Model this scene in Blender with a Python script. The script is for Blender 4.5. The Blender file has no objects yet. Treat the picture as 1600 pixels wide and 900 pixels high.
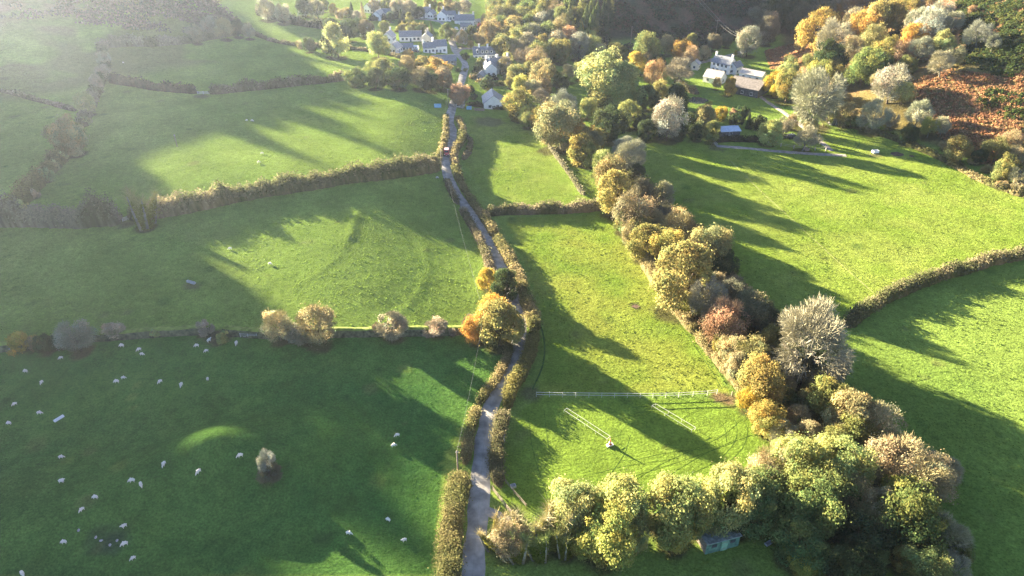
import bpy, bmesh, math, random
import numpy as np
from mathutils import Vector, Matrix

random.seed(7)
RNG = np.random.default_rng(11)
S = bpy.context.scene
COL = S.collection
R_ = math.radians

# ------------------------------------------------------------------ camera, sky, sun, exposure
CAM_H, PITCH, FPX = 95.0, R_(32.0), 1081.0          # metres, below horizontal, focal length in photo pixels
cam_d = bpy.data.cameras.new("camera")
cam_d.sensor_width = 36.0
cam_d.lens = FPX / 1600.0 * 36.0
cam_d.clip_start, cam_d.clip_end = 1.0, 8000.0
cam = bpy.data.objects.new("camera", cam_d)
COL.objects.link(cam)
cam.location = (0, 0, CAM_H)
cam.rotation_euler = (math.pi / 2 - PITCH, 0, 0)
S.camera = cam

SUN_AZ, SUN_EL = R_(50.0), R_(12.5)                 # azimuth to the left of the view direction
w = bpy.data.worlds.new("World")
S.world = w
w.use_nodes = True
nt = w.node_tree
bg = nt.nodes["Background"]
sky = nt.nodes.new("ShaderNodeTexSky")
sky.sky_type = 'NISHITA'
sky.sun_disc = False
sky.sun_elevation = SUN_EL
sky.sun_rotation = -SUN_AZ
sky.air_density, sky.dust_density, sky.ozone_density = 0.42, 0.2, 1.0
nt.links.new(sky.outputs[0], bg.inputs[0])
bg.inputs[1].default_value = 0.05

SUN_DIR = Vector((-math.sin(SUN_AZ) * math.cos(SUN_EL), math.cos(SUN_AZ) * math.cos(SUN_EL), math.sin(SUN_EL)))
sun_d = bpy.data.lights.new("sun", 'SUN')
sun_d.energy = 5.0
sun_d.angle = R_(0.5)
sun_d.color = (1.0, 0.84, 0.58)
sun = bpy.data.objects.new("sun", sun_d)
COL.objects.link(sun)
sun.location = SUN_DIR * 2000
sun.rotation_euler = (-SUN_DIR).to_track_quat('-Z', 'Y').to_euler()

S.view_settings.view_transform = 'Standard'
S.view_settings.look = 'None'
S.view_settings.exposure = 3.75
S.view_settings.gamma = 1.0
S.view_settings.use_curve_mapping = False
HAZE_DENSITY, HAZE_G = 0.000095, 0.72

S.cycles.use_denoising = True
S.cycles.denoising_prefilter = 'NONE'
S.cycles.use_adaptive_sampling = False
S.cycles.max_bounces = 5
S.cycles.diffuse_bounces = 2
S.cycles.glossy_bounces = 2
S.cycles.transmission_bounces = 3
S.cycles.volume_bounces = 0
S.cycles.transparent_max_bounces = 4
S.cycles.caustics_reflective = False
S.cycles.caustics_refractive = False

# ------------------------------------------------------------------ terrain height
def sstep(t):
    t = np.clip(t, 0, 1)
    return t * t * (3 - 2 * t)

def vnoise(x, y, seed=0):
    x = np.asarray(x, float); y = np.asarray(y, float)
    ix = np.floor(x).astype(np.int64); iy = np.floor(y).astype(np.int64)
    fx = x - ix; fy = y - iy
    def hsh(a, b):
        n = (a * 374761393 + b * 668265263 + seed * 974634777) & 0xFFFFFFFF
        n = ((n ^ (n >> 13)) * 1274126177) & 0xFFFFFFFF
        n = n ^ (n >> 16)
        return (n & 0xFFFF) / 65535.0
    u = fx * fx * (3 - 2 * fx); v = fy * fy * (3 - 2 * fy)
    a = hsh(ix, iy); b = hsh(ix + 1, iy); c = hsh(ix, iy + 1); d = hsh(ix + 1, iy + 1)
    return (a * (1 - u) + b * u) * (1 - v) + (c * (1 - u) + d * u) * v

def fbm(x, y, seed=0, o=3):
    s = 0; a = 0.5
    for k in range(o):
        s = s + a * vnoise(x * 2 ** k, y * 2 ** k, seed + k * 17)
        a *= 0.5
    return s / (1 - 0.5 ** o)

TAN = math.tan(SUN_EL)
# crest of the hill on the left: for each strip q across the sun, where its shadow ends (t) and the ground there
CREST_T = 700.0
_q = np.array([-400, -100, 0, 25, 40, 46, 52, 57, 62, 66, 69, 80, 93, 144, 175, 193, 205, 215, 225, 240, 262, 300, 380, 500], float)
_tb = np.array([10, 30, 42, 58, 69, 74, 75, 78, 88, 135, 182, 222, 240, 246, 246, 262, 310, 345, 385, 430, 480, 540, 600, 640], float)
_g = np.array([0, 0, 0, 0, 0, 0, 0, 0, 0, 4, 5, 6, 7, 7, 7, 7, 7, 7, 7, 7, 5, 2, 0, 0], float)
_H = np.maximum(_g + (CREST_T - _tb) * TAN - 13.5, 0)

def xb_right(y):
    return np.interp(y, [0, 80, 150, 217, 264, 284, 342, 379, 430, 600], [290, 250, 212, 178, 150, 137, 136, 140, 160, 220])

def softp(d, s):
    return 0.5 * (d + np.sqrt(d * d + s * s)) 

RIDGES = []      # (polyline world, height, half width)

def seg_dist(x, y, pl):
    best = np.full(np.shape(x), 1e9)
    for (ax, ay), (bx, by) in zip(pl[:-1], pl[1:]):
        dx, dy = bx - ax, by - ay
        L2 = dx * dx + dy * dy + 1e-9
        t = np.clip(((x - ax) * dx + (y - ay) * dy) / L2, 0, 1)
        d = np.hypot(x - (ax + t * dx), y - (ay + t * dy))
        best = np.minimum(best, d)
    return best

def height(x, y):
    x = np.asarray(x, float); y = np.asarray(y, float)
    q = 0.643 * x + 0.766 * y
    t = -0.766 * x + 0.643 * y
    h = 1.5 * (fbm(x / 75, y / 75, 3) - 0.5) + 0.22 * (fbm(x / 11, y / 11, 9) - 0.5)
    # the left hand fields lie higher than the sheep field and fall to the lane
    h = h + (5.0 + 2.0 * sstep((y - 130) / 85)) * sstep((y - 86) / 40) * sstep((-x - 5) / 46)
    # hillock in the sheep field
    d = seg_dist(x, y, [(-38, 92), (-52, 90), (-66, 83), (-86, 76)])
    h = h + 3.6 * np.exp(-(d / 10.0) ** 2) + 3.4 * np.exp(-(((x + 55) / 8) ** 2 + ((y - 91) / 6) ** 2))
    # hill on the left, its slope rises out of the picture
    H = np.interp(q, _q, _H)
    h = h + H * sstep((t - 330) / (CREST_T - 330))
    # right hand hill (ends at a crest) and the dark hill behind it
    dA = x - xb_right(y)
    hA = np.minimum(softp(dA, 9) * 0.50, 105) - 0.5 * softp(y - 402, 20)
    hF = 0.50 * softp((y - 396 - 0.20 * x) * 0.98, 8)
    hL = 0.60 * softp(0.94 * (x - 28) + 0.33 * (y - 398), 8)
    hB = np.minimum(np.minimum(hF, hL), 115) * sstep((y - 330) / 50)
    h = h + np.maximum(np.maximum(hA, hB), 0)
    r = np.hypot(x, y)
    h = np.maximum(h, 100 * sstep((r - 850) / 700))
    for pl, hh, ww in RIDGES:
        h = h + hh * np.exp(-(seg_dist(x, y, pl) / ww) ** 2)
    return h

def H1(x, y):
    return float(height(np.array([x]), np.array([y]))[0])

_D = 60 * (1500 / 60) ** np.linspace(0, 1, 1400)
_cp, _sp = math.cos(PITCH), math.sin(PITCH)
def at(px, py, dz=0.0):
    """ground point (plus dz) seen at a photo pixel"""
    u = (px - 800) / FPX; v = (py - 450) / FPX
    dx, dy, dzz = u, _cp - v * _sp, -_sp - v * _cp
    X = dx * _D; Y = dy * _D; Z = CAM_H + dzz * _D
    g = height(X, Y) + dz
    below = np.nonzero(Z < g)[0]
    i = int(below[0]) if len(below) else len(_D) - 1
    i = max(i, 1)
    a = Z[i - 1] - g[i - 1]; b = Z[i] - g[i]
    f = a / (a - b) if a != b else 0
    d = _D[i - 1] + (_D[i] - _D[i - 1]) * f
    return dx * d, dy * d, CAM_H + dzz * d, d

def W(pts):
    return [at(a, b)[:2] for a, b in pts]

# low earth banks of old ditches in the field right of the picture's left hand side
_r = [(W([(548, 368), (535, 395), (500, 425), (455, 455), (395, 505)]), 0.12, 0.9),
      (W([(662, 385), (670, 420), (655, 455), (625, 490), (590, 510)]), 0.12, 0.9),
      (W([(0, 495), (40, 462), (90, 428), (130, 400)]), -0.5, 1.5),
      (W([(560, 330), (545, 372)]), 0.3, 1.2),
      (W([(845, 205), (870, 245), (905, 285), (920, 318)]), 0.6, 2.2)]
RIDGES += _r

# ------------------------------------------------------------------ mesh helpers
def smooth_path(pts, step):
    """Catmull-Rom through world points, resampled"""
    P = [np.array(p, float) for p in pts]
    P = [2 * P[0] - P[1]] + P + [2 * P[-1] - P[-2]]
    out = []
    for i in range(1, len(P) - 2):
        p0, p1, p2, p3 = P[i - 1:i + 3]
        n = max(2, int(np.linalg.norm(p2 - p1) / step * 2))
        for k in range(n):
            t = k / n
            out.append(0.5 * ((2 * p1) + (-p0 + p2) * t + (2 * p0 - 5 * p1 + 4 * p2 - p3) * t * t + (-p0 + 3 * p1 - 3 * p2 + p3) * t ** 3))
    out.append(P[-2])
    out = np.array(out)
    L = np.concatenate([[0], np.cumsum(np.linalg.norm(np.diff(out, axis=0), axis=1))])
    n = max(2, int(L[-1] / step) + 1)
    s = np.linspace(0, L[-1], n)
    return np.stack([np.interp(s, L, out[:, k]) for k in range(out.shape[1])], 1), s

def np_mesh(name, V, F, mats, cols=None, midx=None, smooth=False):
    """V (n,3), F (m,3 or 4)"""
    me = bpy.data.meshes.new(name)
    V = np.asarray(V, np.float32); F = np.asarray(F, np.int32)
    k = F.shape[1]
    me.vertices.add(len(V)); me.vertices.foreach_set("co", V.ravel())
    me.loops.add(F.size); me.loops.foreach_set("vertex_index", F.ravel())
    me.polygons.add(len(F))
    me.polygons.foreach_set("loop_start", np.arange(0, F.size, k, dtype=np.int32))
    if midx is not None:
        me.polygons.foreach_set("material_index", np.asarray(midx, np.int32))
    me.polygons.foreach_set("use_smooth", np.full(len(F), smooth))
    for m in mats:
        me.materials.append(m)
    if cols is not None:
        at_ = me.color_attributes.new("Col", 'FLOAT_COLOR', 'POINT')
        c = np.ones((len(V), 4), np.float32); c[:, :3] = cols
        at_.data.foreach_set("color", c.ravel())
    me.update(calc_edges=True)
    return me

class MB:
    """collects boxes, prisms and tubes into one mesh"""
    def __init__(self): self.v = []; self.f = []; self.m = []
    def raw(self, verts, faces, mat=0):
        b = len(self.v)
        self.v += [tuple(p) for p in verts]
        self.f += [tuple(i + b for i in f) for f in faces]
        self.m += [mat] * len(faces)
    def box(self, c, s, mat=0, rz=0.0, ry=0.0, taper=1.0):
        x, y, z = s[0] / 2, s[1] / 2, s[2] / 2
        M = Matrix.Translation(c) @ Matrix.Rotation(rz, 4, 'Z') @ Matrix.Rotation(ry, 4, 'Y')
        vs = [(-x, -y, -z), (x, -y, -z), (x, y, -z), (-x, y, -z),
              (-x * taper, -y * taper, z), (x * taper, -y * taper, z), (x * taper, y * taper, z), (-x * taper, y * taper, z)]
        self.raw([M @ Vector(p) for p in vs], [(0, 3, 2, 1), (4, 5, 6, 7), (0, 1, 5, 4), (1, 2, 6, 5), (2, 3, 7, 6), (3, 0, 4, 7)], mat)
    def prism(self, prof, y0, y1, mat=0):
        """profile in x,z extruded along y"""
        n = len(prof)
        vs = [(p[0], y0, p[1]) for p in prof] + [(p[0], y1, p[1]) for p in prof]
        fs = [tuple(range(n)), tuple(range(2 * n - 1, n - 1, -1))] + [(i, i + n, (i + 1) % n + n, (i + 1) % n) for i in range(n)]
        self.raw(vs, fs, mat)
    def tube(self, pts, rad, sides=6, mat=0):
        pts = [Vector(p) for p in pts]
        if not hasattr(rad, '__len__'): rad = [rad] * len(pts)
        vs = []; fs = []
        for i, p in enumerate(pts):
            d = (pts[min(i + 1, len(pts) - 1)] - pts[max(i - 1, 0)]).normalized()
            a = d.orthogonal().normalized(); b = d.cross(a)
            for k in range(sides):
                t = 2 * math.pi * k / sides
                vs.append(p + (a * math.cos(t) + b * math.sin(t)) * rad[i])
        for i in range(len(pts) - 1):
            for k in range(sides):
                k2 = (k + 1) % sides
                fs.append((i * sides + k, i * sides + k2, (i + 1) * sides + k2, (i + 1) * sides + k))
        fs.append(tuple(range(sides - 1, -1, -1)))
        fs.append(tuple((len(pts) - 1) * sides + k for k in range(sides)))
        self.raw(vs, fs, mat)
    def cyl(self, c, r, h, sides=16, mat=0, axis='Z'):
        d = {'X': Vector((1, 0, 0)), 'Y': Vector((0, 1, 0)), 'Z': Vector((0, 0, 1))}[axis]
        c = Vector(c)
        self.tube([c - d * h / 2, c + d * h / 2], r, sides, mat)
    def mesh(self, name, mats, bevel=0.0, smooth=False):
        me = bpy.data.meshes.new(name)
        me.from_pydata(self.v, [], self.f)
        for m in mats: me.materials.append(m)
        me.polygons.foreach_set("material_index", self.m)
        if bevel:
            bm = bmesh.new(); bm.from_mesh(me)
            bmesh.ops.bevel(bm, geom=[e for e in bm.edges], offset=bevel, segments=2, affect='EDGES', clamp_overlap=True)
            bm.to_mesh(me); bm.free()
        me.polygons.foreach_set("use_smooth", [smooth] * len(me.polygons))
        me.update()
        return me

def link(name, me, parent=None, loc=None, rz=None, kind=None):
    o = bpy.data.objects.new(name, me)
    COL.objects.link(o)
    if parent is not None: o.parent = parent
    if loc is not None: o.location = loc
    if rz is not None: o.rotation_euler = (0, 0, rz)
    if kind: o['kind'] = kind
    return o

def tag(o, label, cat, group=None, kind=None):
    o['label'] = label; o['category'] = cat
    if group: o['group'] = group
    if kind: o['kind'] = kind
    return o

def empty(name, loc, rz=0.0):
    o = bpy.data.objects.new(name, None)
    o.empty_display_size = 0.5
    COL.objects.link(o); o.location = loc; o.rotation_euler = (0, 0, rz)
    return o

def copy_tree(o, parent=None):
    c = o.copy(); COL.objects.link(c)
    if parent is not None: c.parent = parent
    for ch in list(o.children): copy_tree(ch, c)
    return c

# ------------------------------------------------------------------ materials
def new_mat(name):
    m = bpy.data.materials.new(name); m.use_nodes = True
    m.node_tree.nodes.clear()
    return m, m.node_tree.nodes, m.node_tree.links

def surf(name, col, rough=0.8, var=0.25, scale=3.0, spec=0.3, bump=0.0, bscale=12.0, metallic=0.0, col2=None):
    m, N, L = new_mat(name)
    out = N.new("ShaderNodeOutputMaterial"); p = N.new("ShaderNodeBsdfPrincipled")
    tc = N.new("ShaderNodeTexCoord"); no = N.new("ShaderNodeTexNoise")
    no.inputs["Scale"].default_value = scale; no.inputs["Detail"].default_value = 5
    L.new(tc.outputs["Object"], no.inputs["Vector"])
    mix = N.new("ShaderNodeMix"); mix.data_type = 'RGBA'
    c2 = col2 or tuple(max(0, c * (1 - var * 1.6)) for c in col)
    mix.inputs["A"].default_value = (*c2, 1)
    mix.inputs["B"].default_value = (*[min(1, c * (1 + var * 0.6)) for c in col], 1)
    rp = N.new("ShaderNodeMapRange"); rp.inputs["From Min"].default_value = 0.3; rp.inputs["From Max"].default_value = 0.7
    L.new(no.outputs[0], rp.inputs["Value"]); L.new(rp.outputs[0], mix.inputs["Factor"])
    L.new(mix.outputs["Result"], p.inputs["Base Color"])
    p.inputs["Roughness"].default_value = rough; p.inputs["Metallic"].default_value = metallic
    p.inputs["Specular IOR Level"].default_value = spec
    if bump:
        n2 = N.new("ShaderNodeTexNoise"); n2.inputs["Scale"].default_value = bscale; n2.inputs["Detail"].default_value = 4
        L.new(tc.outputs["Object"], n2.inputs["Vector"])
        b = N.new("ShaderNodeBump"); b.inputs["Strength"].default_value = 1.0; b.inputs["Distance"].default_value = bump
        L.new(n2.outputs[0], b.inputs["Height"]); L.new(b.outputs[0], p.inputs["Normal"])
    L.new(p.outputs[0], out.inputs[0])
    return m

def foliage_mat(name, trans, rough=0.6):
    """leaf colour = the object's own colour x the leaf's tint"""
    m, N, L = new_mat(name)
    out = N.new("ShaderNodeOutputMaterial")
    a = N.new("ShaderNodeAttribute"); a.attribute_name = "Col"
    oi = N.new("ShaderNodeObjectInfo")
    mul = N.new("ShaderNodeMix"); mul.data_type = 'RGBA'; mul.blend_type = 'MULTIPLY'; mul.inputs["Factor"].default_value = 1
    L.new(a.outputs["Color"], mul.inputs["A"]); L.new(oi.outputs["Color"], mul.inputs["B"])
    d = N.new("ShaderNodeBsdfDiffuse"); L.new(mul.outputs["Result"], d.inputs[0])
    if trans:
        t = N.new("ShaderNodeBsdfTranslucent"); L.new(mul.outputs["Result"], t.inputs[0])
        mx = N.new("ShaderNodeMixShader"); mx.inputs[0].default_value = trans
        L.new(d.outputs[0], mx.inputs[1]); L.new(t.outputs[0], mx.inputs[2]); L.new(mx.outputs[0], out.inputs[0])
    else:
        L.new(d.outputs[0], out.inputs[0])
    return m

M_LEAF = foliage_mat("leaves", 0.5)
M_TWIG = foliage_mat("twigs", 0.0)
M_BARK = surf("bark", (0.16, 0.125, 0.09), 0.95, 0.4, 3.0, 0.1, 0.03, 8)
M_PALEBARK = surf("pale bark", (0.42, 0.38, 0.33), 0.9, 0.3, 3.0, 0.1, 0.02, 8)
M_TREEBARK = surf("grey bark", (0.20, 0.20, 0.165), 0.9, 0.3, 3.0, 0.1, 0.02, 8)
M_WHITE = surf("white render", (0.80, 0.79, 0.76), 0.8, 0.06, 0.8, 0.2)
M_CREAM = surf("cream render", (0.70, 0.62, 0.48), 0.85, 0.1, 0.8, 0.2)
M_STONE = surf("grey stone wall", (0.33, 0.30, 0.27), 0.9, 0.35, 2.2, 0.2, 0.03, 5)
M_DARKSTONE = surf("dark barn boards", (0.13, 0.13, 0.135), 0.9, 0.35, 1.8, 0.2, 0.02, 6)
M_SLATE = surf("slate roof", (0.20, 0.215, 0.24), 0.55, 0.25, 2.0, 0.4, 0.02, 7)
M_BROWNROOF = surf("brown sheet roof", (0.20, 0.18, 0.165), 0.65, 0.3, 1.2, 0.3, 0.02, 6)
M_PALEROOF = surf("pale sheet and glare roof", (0.42, 0.395, 0.37), 0.6, 0.2, 1.2, 0.35, 0.02, 6)  # real pale roofs, and painted sun glare on the tall house's slates
M_BLUEROOF = surf("blue grey sheet roof", (0.42, 0.50, 0.62), 0.5, 0.15, 1.0, 0.4)
M_GLASS = surf("window glass", (0.03, 0.035, 0.045), 0.15, 0.2, 2.0, 0.5)
M_FRAME = surf("white paint", (0.80, 0.80, 0.79), 0.5, 0.05, 3.0, 0.4)
M_DOOR = surf("painted door", (0.10, 0.14, 0.18), 0.5, 0.15, 3.0, 0.4)
M_WOOD = surf("weathered wood", (0.30, 0.25, 0.19), 0.9, 0.3, 4.0, 0.2, 0.01, 20)
M_POLE = surf("pole timber", (0.24, 0.20, 0.16), 0.9, 0.3, 4.0, 0.2)
M_WIRE = surf("wire", (0.26, 0.26, 0.25), 0.5, 0.1, 1.0, 0.4)
M_ROAD = surf("worn asphalt", (0.31, 0.295, 0.27), 0.9, 0.30, 0.5, 0.25, 0.01, 9)
M_TRACK = surf("stony track", (0.30, 0.27, 0.24), 0.95, 0.25, 0.6, 0.2, 0.02, 5)
M_EARTH = surf("trodden earth", (0.13, 0.085, 0.06), 0.95, 0.35, 0.9, 0.15, 0.04, 3)
M_RUT = surf("pressed grass", (0.045, 0.10, 0.018), 0.95, 0.3, 0.5, 0.1, 0.03, 4)
M_MOSS = surf("mossy lane middle", (0.17, 0.18, 0.12), 0.95, 0.4, 0.5, 0.1, 0.02, 6)
M_STRAW = surf("dry grass strip", (0.26, 0.28, 0.10), 0.95, 0.3, 0.8, 0.1, 0.03, 5)
M_TAPE = surf("white fence tape", (0.48, 0.49, 0.46), 0.6, 0.05, 2.0, 0.3)
M_WOOL = surf("wool", (0.74, 0.70, 0.62), 0.95, 0.12, 9.0, 0.1, 0.02, 30)
M_RED = surf("red paint", (0.50, 0.025, 0.03), 0.3, 0.1, 2.0, 0.5)
M_VANGLARE = surf("roof sun glare", (0.70, 0.42, 0.40), 0.35, 0.08, 2.0, 0.5)  # sun's reflection on the red van's roof, put into the colour
M_TYRE = surf("tyre rubber", (0.02, 0.02, 0.02), 0.9, 0.2, 4.0, 0.2)
M_LAMP = surf("lamp glass", (0.75, 0.75, 0.72), 0.15, 0.05, 4.0, 0.5)
M_GREENTIN = surf("green corrugated tin", (0.11, 0.225, 0.165), 0.6, 0.35, 1.4, 0.3, 0.0, 6)
M_TINLIGHT = surf("pale green tin", (0.19, 0.37, 0.25), 0.55, 0.2, 2.0, 0.3)
M_TINROOF = surf("lichen grey tin", (0.30, 0.33, 0.30), 0.6, 0.35, 1.6, 0.3)
M_ORANGE = surf("orange plastic", (0.75, 0.17, 0.05), 0.5, 0.1, 3.0, 0.4)
M_BLUE = surf("blue plastic", (0.20, 0.45, 0.62), 0.5, 0.15, 2.0, 0.4)
M_METAL = surf("galvanised metal", (0.50, 0.52, 0.54), 0.45, 0.15, 2.0, 0.5, metallic=0.4)
M_DARKMETAL = surf("dark machinery", (0.06, 0.065, 0.075), 0.5, 0.4, 1.5, 0.4)
M_BANKSTONE = surf("mossy bank face", (0.10, 0.105, 0.06), 0.95, 0.5, 1.3, 0.1, 0.12, 2.2)
M_WATER = surf("pond water", (0.03, 0.035, 0.03), 0.06, 0.1, 1.0, 0.8, 0.004, 1.5)
M_STONES = surf("pale stones", (0.42, 0.42, 0.44), 0.9, 0.3, 2.0, 0.2)

# ------------------------------------------------------------------ tree data (photo pixels of the crown: centre, width, kind, colour)
PAL = {  # base colours of crowns and the word for each
    'gold': ((0.345, 0.275, 0.09), 'golden'), 'goldol': ((0.285, 0.255, 0.088), 'gold-olive'), 'olive': ((0.215, 0.22, 0.08), 'olive green'),
    'green': ((0.155, 0.195, 0.07), 'mid green'), 'dark': ((0.062, 0.085, 0.038), 'dark green'), 'pale': ((0.31, 0.335, 0.13), 'pale yellow-green'),
    'ygreen': ((0.34, 0.36, 0.10), 'bright yellow-green'), 'tan': ((0.345, 0.295, 0.165), 'tan brown'), 'rust': ((0.37, 0.25, 0.145), 'rust orange'),
    'orange': ((0.42, 0.27, 0.075), 'orange gold'), 'yellow': ((0.44, 0.35, 0.07), 'bright yellow'), 'grey': ((0.31, 0.295, 0.215), 'grey'),
    'pink': ((0.35, 0.305, 0.23), 'pinkish grey'), 'white': ((0.32, 0.31, 0.245), 'pale silvery'), 'brown': ((0.25, 0.205, 0.125), 'dull brown'),
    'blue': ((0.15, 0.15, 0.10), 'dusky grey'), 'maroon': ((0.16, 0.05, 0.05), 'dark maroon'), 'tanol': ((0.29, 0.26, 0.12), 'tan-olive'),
}
KIND = {'L': 'leafy tree', 'M': 'half-bare tree', 'B': 'bare tree', 'C': 'conifer', 'S': 'bush', 'T': 'tall ivy-clad tree', 'H': 'bare bush'}
TREES = {}
def region(key, phrase, group, order, text):
    rows = []
    for ln in text.replace(';', '\n').split('\n'):
        p = ln.split()
        if len(p) >= 5:
            rows.append((float(p[0]), float(p[1]), float(p[2]), p[3], p[4], float(p[5]) if len(p) > 5 else 1.0))
    TREES[key] = dict(phrase=phrase, group=group, order=order, rows=rows)

region('stream_top', 'in the upper stream row', 'trees along the stream', 'y', """
800 124 20 L olive;806 112 22 L pale;815 90 26 B pink;837 94 34 M tan;847 116 42 L tanol;820 132 28 L ygreen;837 122 22 B grey
850 137 24 M brown;817 157 44 L olive;845 151 24 B pink;826 181 28 M pale;845 180 32 L goldol;866 193 60 L tanol;882 162 40 B white
905 206 46 L gold;935 213 28 L olive;790 100 22 M tan;808 75 24 M tan;868 120 20 L dark;880 130 22 L dark""")
region('stream_mid', 'in the middle stream row', 'trees along the stream', 'y', """
908 230 40 L gold;925 222 30 L tanol;940 252 36 M pale;980 247 48 B grey;960 270 48 L tanol;997 270 30 L dark;963 300 56 L goldol
990 332 52 M brown;1032 303 38 B grey;974 345 30 L olive;1018 346 34 M tan;1062 352 48 M tan;975 232 34 B white;1004 300 34 M blue
1012 376 50 L goldol;1046 380 56 L gold;1108 382 60 L tanol;1128 412 40 L dark;1066 432 92 L goldol;1092 400 44 M brown;1040 330 30 M blue;985 365 26 M tan""")
region('stream_low', 'in the lower stream row', 'trees along the stream', 'y', """
1106 462 60 B white;1137 505 62 M rust;1150 542 52 L tan;1176 556 54 M tanol;1158 572 40 L tan;1192 590 68 L goldol;1173 624 36 L yellow;1210 617 28 B white
1205 650 50 L gold;1248 652 38 M tan;1224 680 36 B grey;1245 687 32 L orange;1268 535 122 B white;1240 560 60 M blue;1282 596 46 M tan
1300 617 68 L olive;1325 650 70 L tanol;1372 662 70 M tan;1345 680 56 L olive;1172 486 52 M blue;1195 492 40 B blue;1138 460 40 M blue;1215 560 40 M blue;1290 570 56 M dark;1100 440 34 L dark""")
region('stream_fill', 'filling gaps in the stream row', 'small trees in the stream row', 'y', """
920 240 30 L olive;948 285 30 M tan;985 310 34 L tanol;1000 355 32 L goldol;1050 400 34 L tan;1085 365 30 L olive;1120 445 34 M tan;1085 475 32 L olive;1115 500 32 L tan;1128 535 34 L goldol
1150 520 36 L olive;1180 560 38 L tan;1180 610 32 L olive;1225 600 34 M tan;1232 620 34 L olive;1260 620 36 L tanol;1200 530 36 M olive;1225 525 34 L dark;1255 585 34 L olive;1270 680 44 L tan
1310 690 50 L olive;1240 710 40 L tanol;888 215 30 L tan;870 175 26 L olive;925 240 26 L goldol;835 140 24 L tan;828 110 22 L olive""")
region('copse', 'in the lower right copse', 'trees of the lower right copse', 'x', """
1252 732 84 L pale;1312 728 82 L pale;1284 762 80 L olive;1290 712 60 L tan;1215 732 62 M tan;1352 727 54 B white;1340 782 62 M tan;1382 800 62 L tan;1355 812 56 M tanol;1405 724 74 M tan;1456 747 72 M tan;1408 770 56 L ygreen
1474 733 48 B grey;1430 806 92 L green;1477 838 68 B grey;1253 842 76 L green;1290 858 40 M olive;1345 842 70 L dark;1367 868 36 L green
1406 866 40 L gold;1495 890 46 B white;1180 777 84 L green;1256 880 38 L ygreen;1270 793 92 L green;1320 890 62 L dark;1453 888 62 L green
1225 800 56 L dark;1310 820 60 L dark;1400 840 50 L dark;1350 890 60 L dark;1240 770 60 L green;1495 862 40 L green""")
region('bottom', 'in the bottom tree row', 'trees of the bottom row', 'x', """
908 788 78 L pale;962 790 84 L pale;948 830 84 L ygreen;985 818 60 L pale;918 812 60 L ygreen;862 822 54 T tan;832 822 50 T tan;797 842 54 M tan
884 842 46 T olive;1058 792 88 L pale;1092 782 80 L pale;1138 780 88 L pale;1056 826 60 L ygreen;1165 775 60 L olive;1193 747 62 M tan;1022 816 32 M tan
845 850 40 T green;812 850 40 T olive;776 832 40 T tan;915 838 50 L ygreen;1110 800 56 L green;1160 800 60 L dark""")
region('lane', 'beside the lane', 'trees beside the lane', 'y', """
780 502 64 L goldol;773 486 52 L orange;745 513 38 L orange;734 503 24 B pink;762 436 28 L yellow;789 442 38 L dark;778 436 24 M pale;716 147 26 L rust;800 505 40 L olive""")
region('bank', 'on the sheep field bank', 'bushes along the field bank', 'x', """
32 530 40 S yellow;70 537 34 S dark;117 524 44 M grey;95 531 26 H grey;173 513 30 H pink;318 511 28 H pink;349 526 20 S pale;434 508 42 M tan
458 516 36 H grey;494 508 54 M tan;613 509 46 H pink;592 512 24 H pink;681 509 34 H pink;705 517 16 H grey;52 536 22 H brown;476 522 30 H grey;240 520 16 S pale""")
region('pasture', 'standing alone in the sheep pasture', 'lone bushes in the pasture', 'x', "415 718 30 H white;420 738 34 H blue 0.6")
region('west', 'along the left hillside hedge', 'trees along the left hedge', 'y', """
104 209 48 L tanol;131 161 28 M pale;131 188 16 S pale;160 110 20 M grey;150 130 20 M grey;162 90 18 M grey;370 42 22 L dark;388 48 18 M grey;350 45 24 M tan
95 245 18 S pale;70 275 22 S pale;50 300 22 S tan;30 322 26 S pale;84 258 18 S pale;218 322 44 T olive;247 327 26 S olive;330 40 24 M grey;305 52 22 M grey""")
region('upfield', 'in the upper left fields', 'trees of the upper left fields', 'x', """
525 60 42 L pale;516 70 26 L dark;482 69 18 L dark;590 69 30 L pale;468 70 12 H tan;505 66 14 H tan;520 45 26 L dark;545 46 26 L dark
570 44 22 M brown;415 12 28 M grey;440 20 24 M grey;475 8 24 L dark;495 12 24 M tan;600 46 20 L olive;560 40 22 L dark""")
region('clump', 'in the clump above the lane', 'trees of the clump by the lane', 'x', """
558 116 36 L green;602 109 40 L olive;578 107 28 M pale;636 100 32 M tan;656 101 30 L olive;638 90 24 L gold;680 106 46 L gold;692 122 38 L brown
622 120 40 L dark;655 121 40 M brown;585 122 34 L dark;672 126 34 L dark""")
region('village', 'among the village houses', 'trees among the village houses', 'x', """
521 13 16 L yellow;532 20 18 M tan;548 14 12 C dark;566 14 12 C tan;541 18 14 L gold;558 24 18 M grey;640 12 28 M grey;656 18 18 L dark;690 12 16 L gold;712 12 22 M tan;700 16 18 M blue;724 10 22 M grey
672 8 22 L olive;697 48 24 L green;706 52 18 M tan;722 60 24 B tan;748 43 14 L maroon;750 61 22 M brown;738 48 18 L dark;605 8 22 L olive;618 12 24 M grey;630 8 18 M tan
676 46 14 C green;655 48 16 L dark;640 48 14 L olive;668 50 14 L dark;760 50 22 M olive;735 60 14 L olive;792 92 20 L pale;785 78 16 L pale;690 68 9 L gold;668 68 8 L dark;584 8 20 M grey
610 25 16 L dark;627 24 12 C dark;760 30 20 M tan;770 20 22 L olive;505 8 18 L dark;640 26 14 L olive;735 68 12 L gold;728 108 10 S olive;716 108 10 S olive;738 118 14 S tan;745 108 16 S dark;736 138 16 S dark
762 128 30 S dark;740 150 14 S dark;750 100 20 S olive;790 122 12 S tan;727 88 12 S dark;636 84 10 S green;700 8 20 L tan""")
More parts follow.
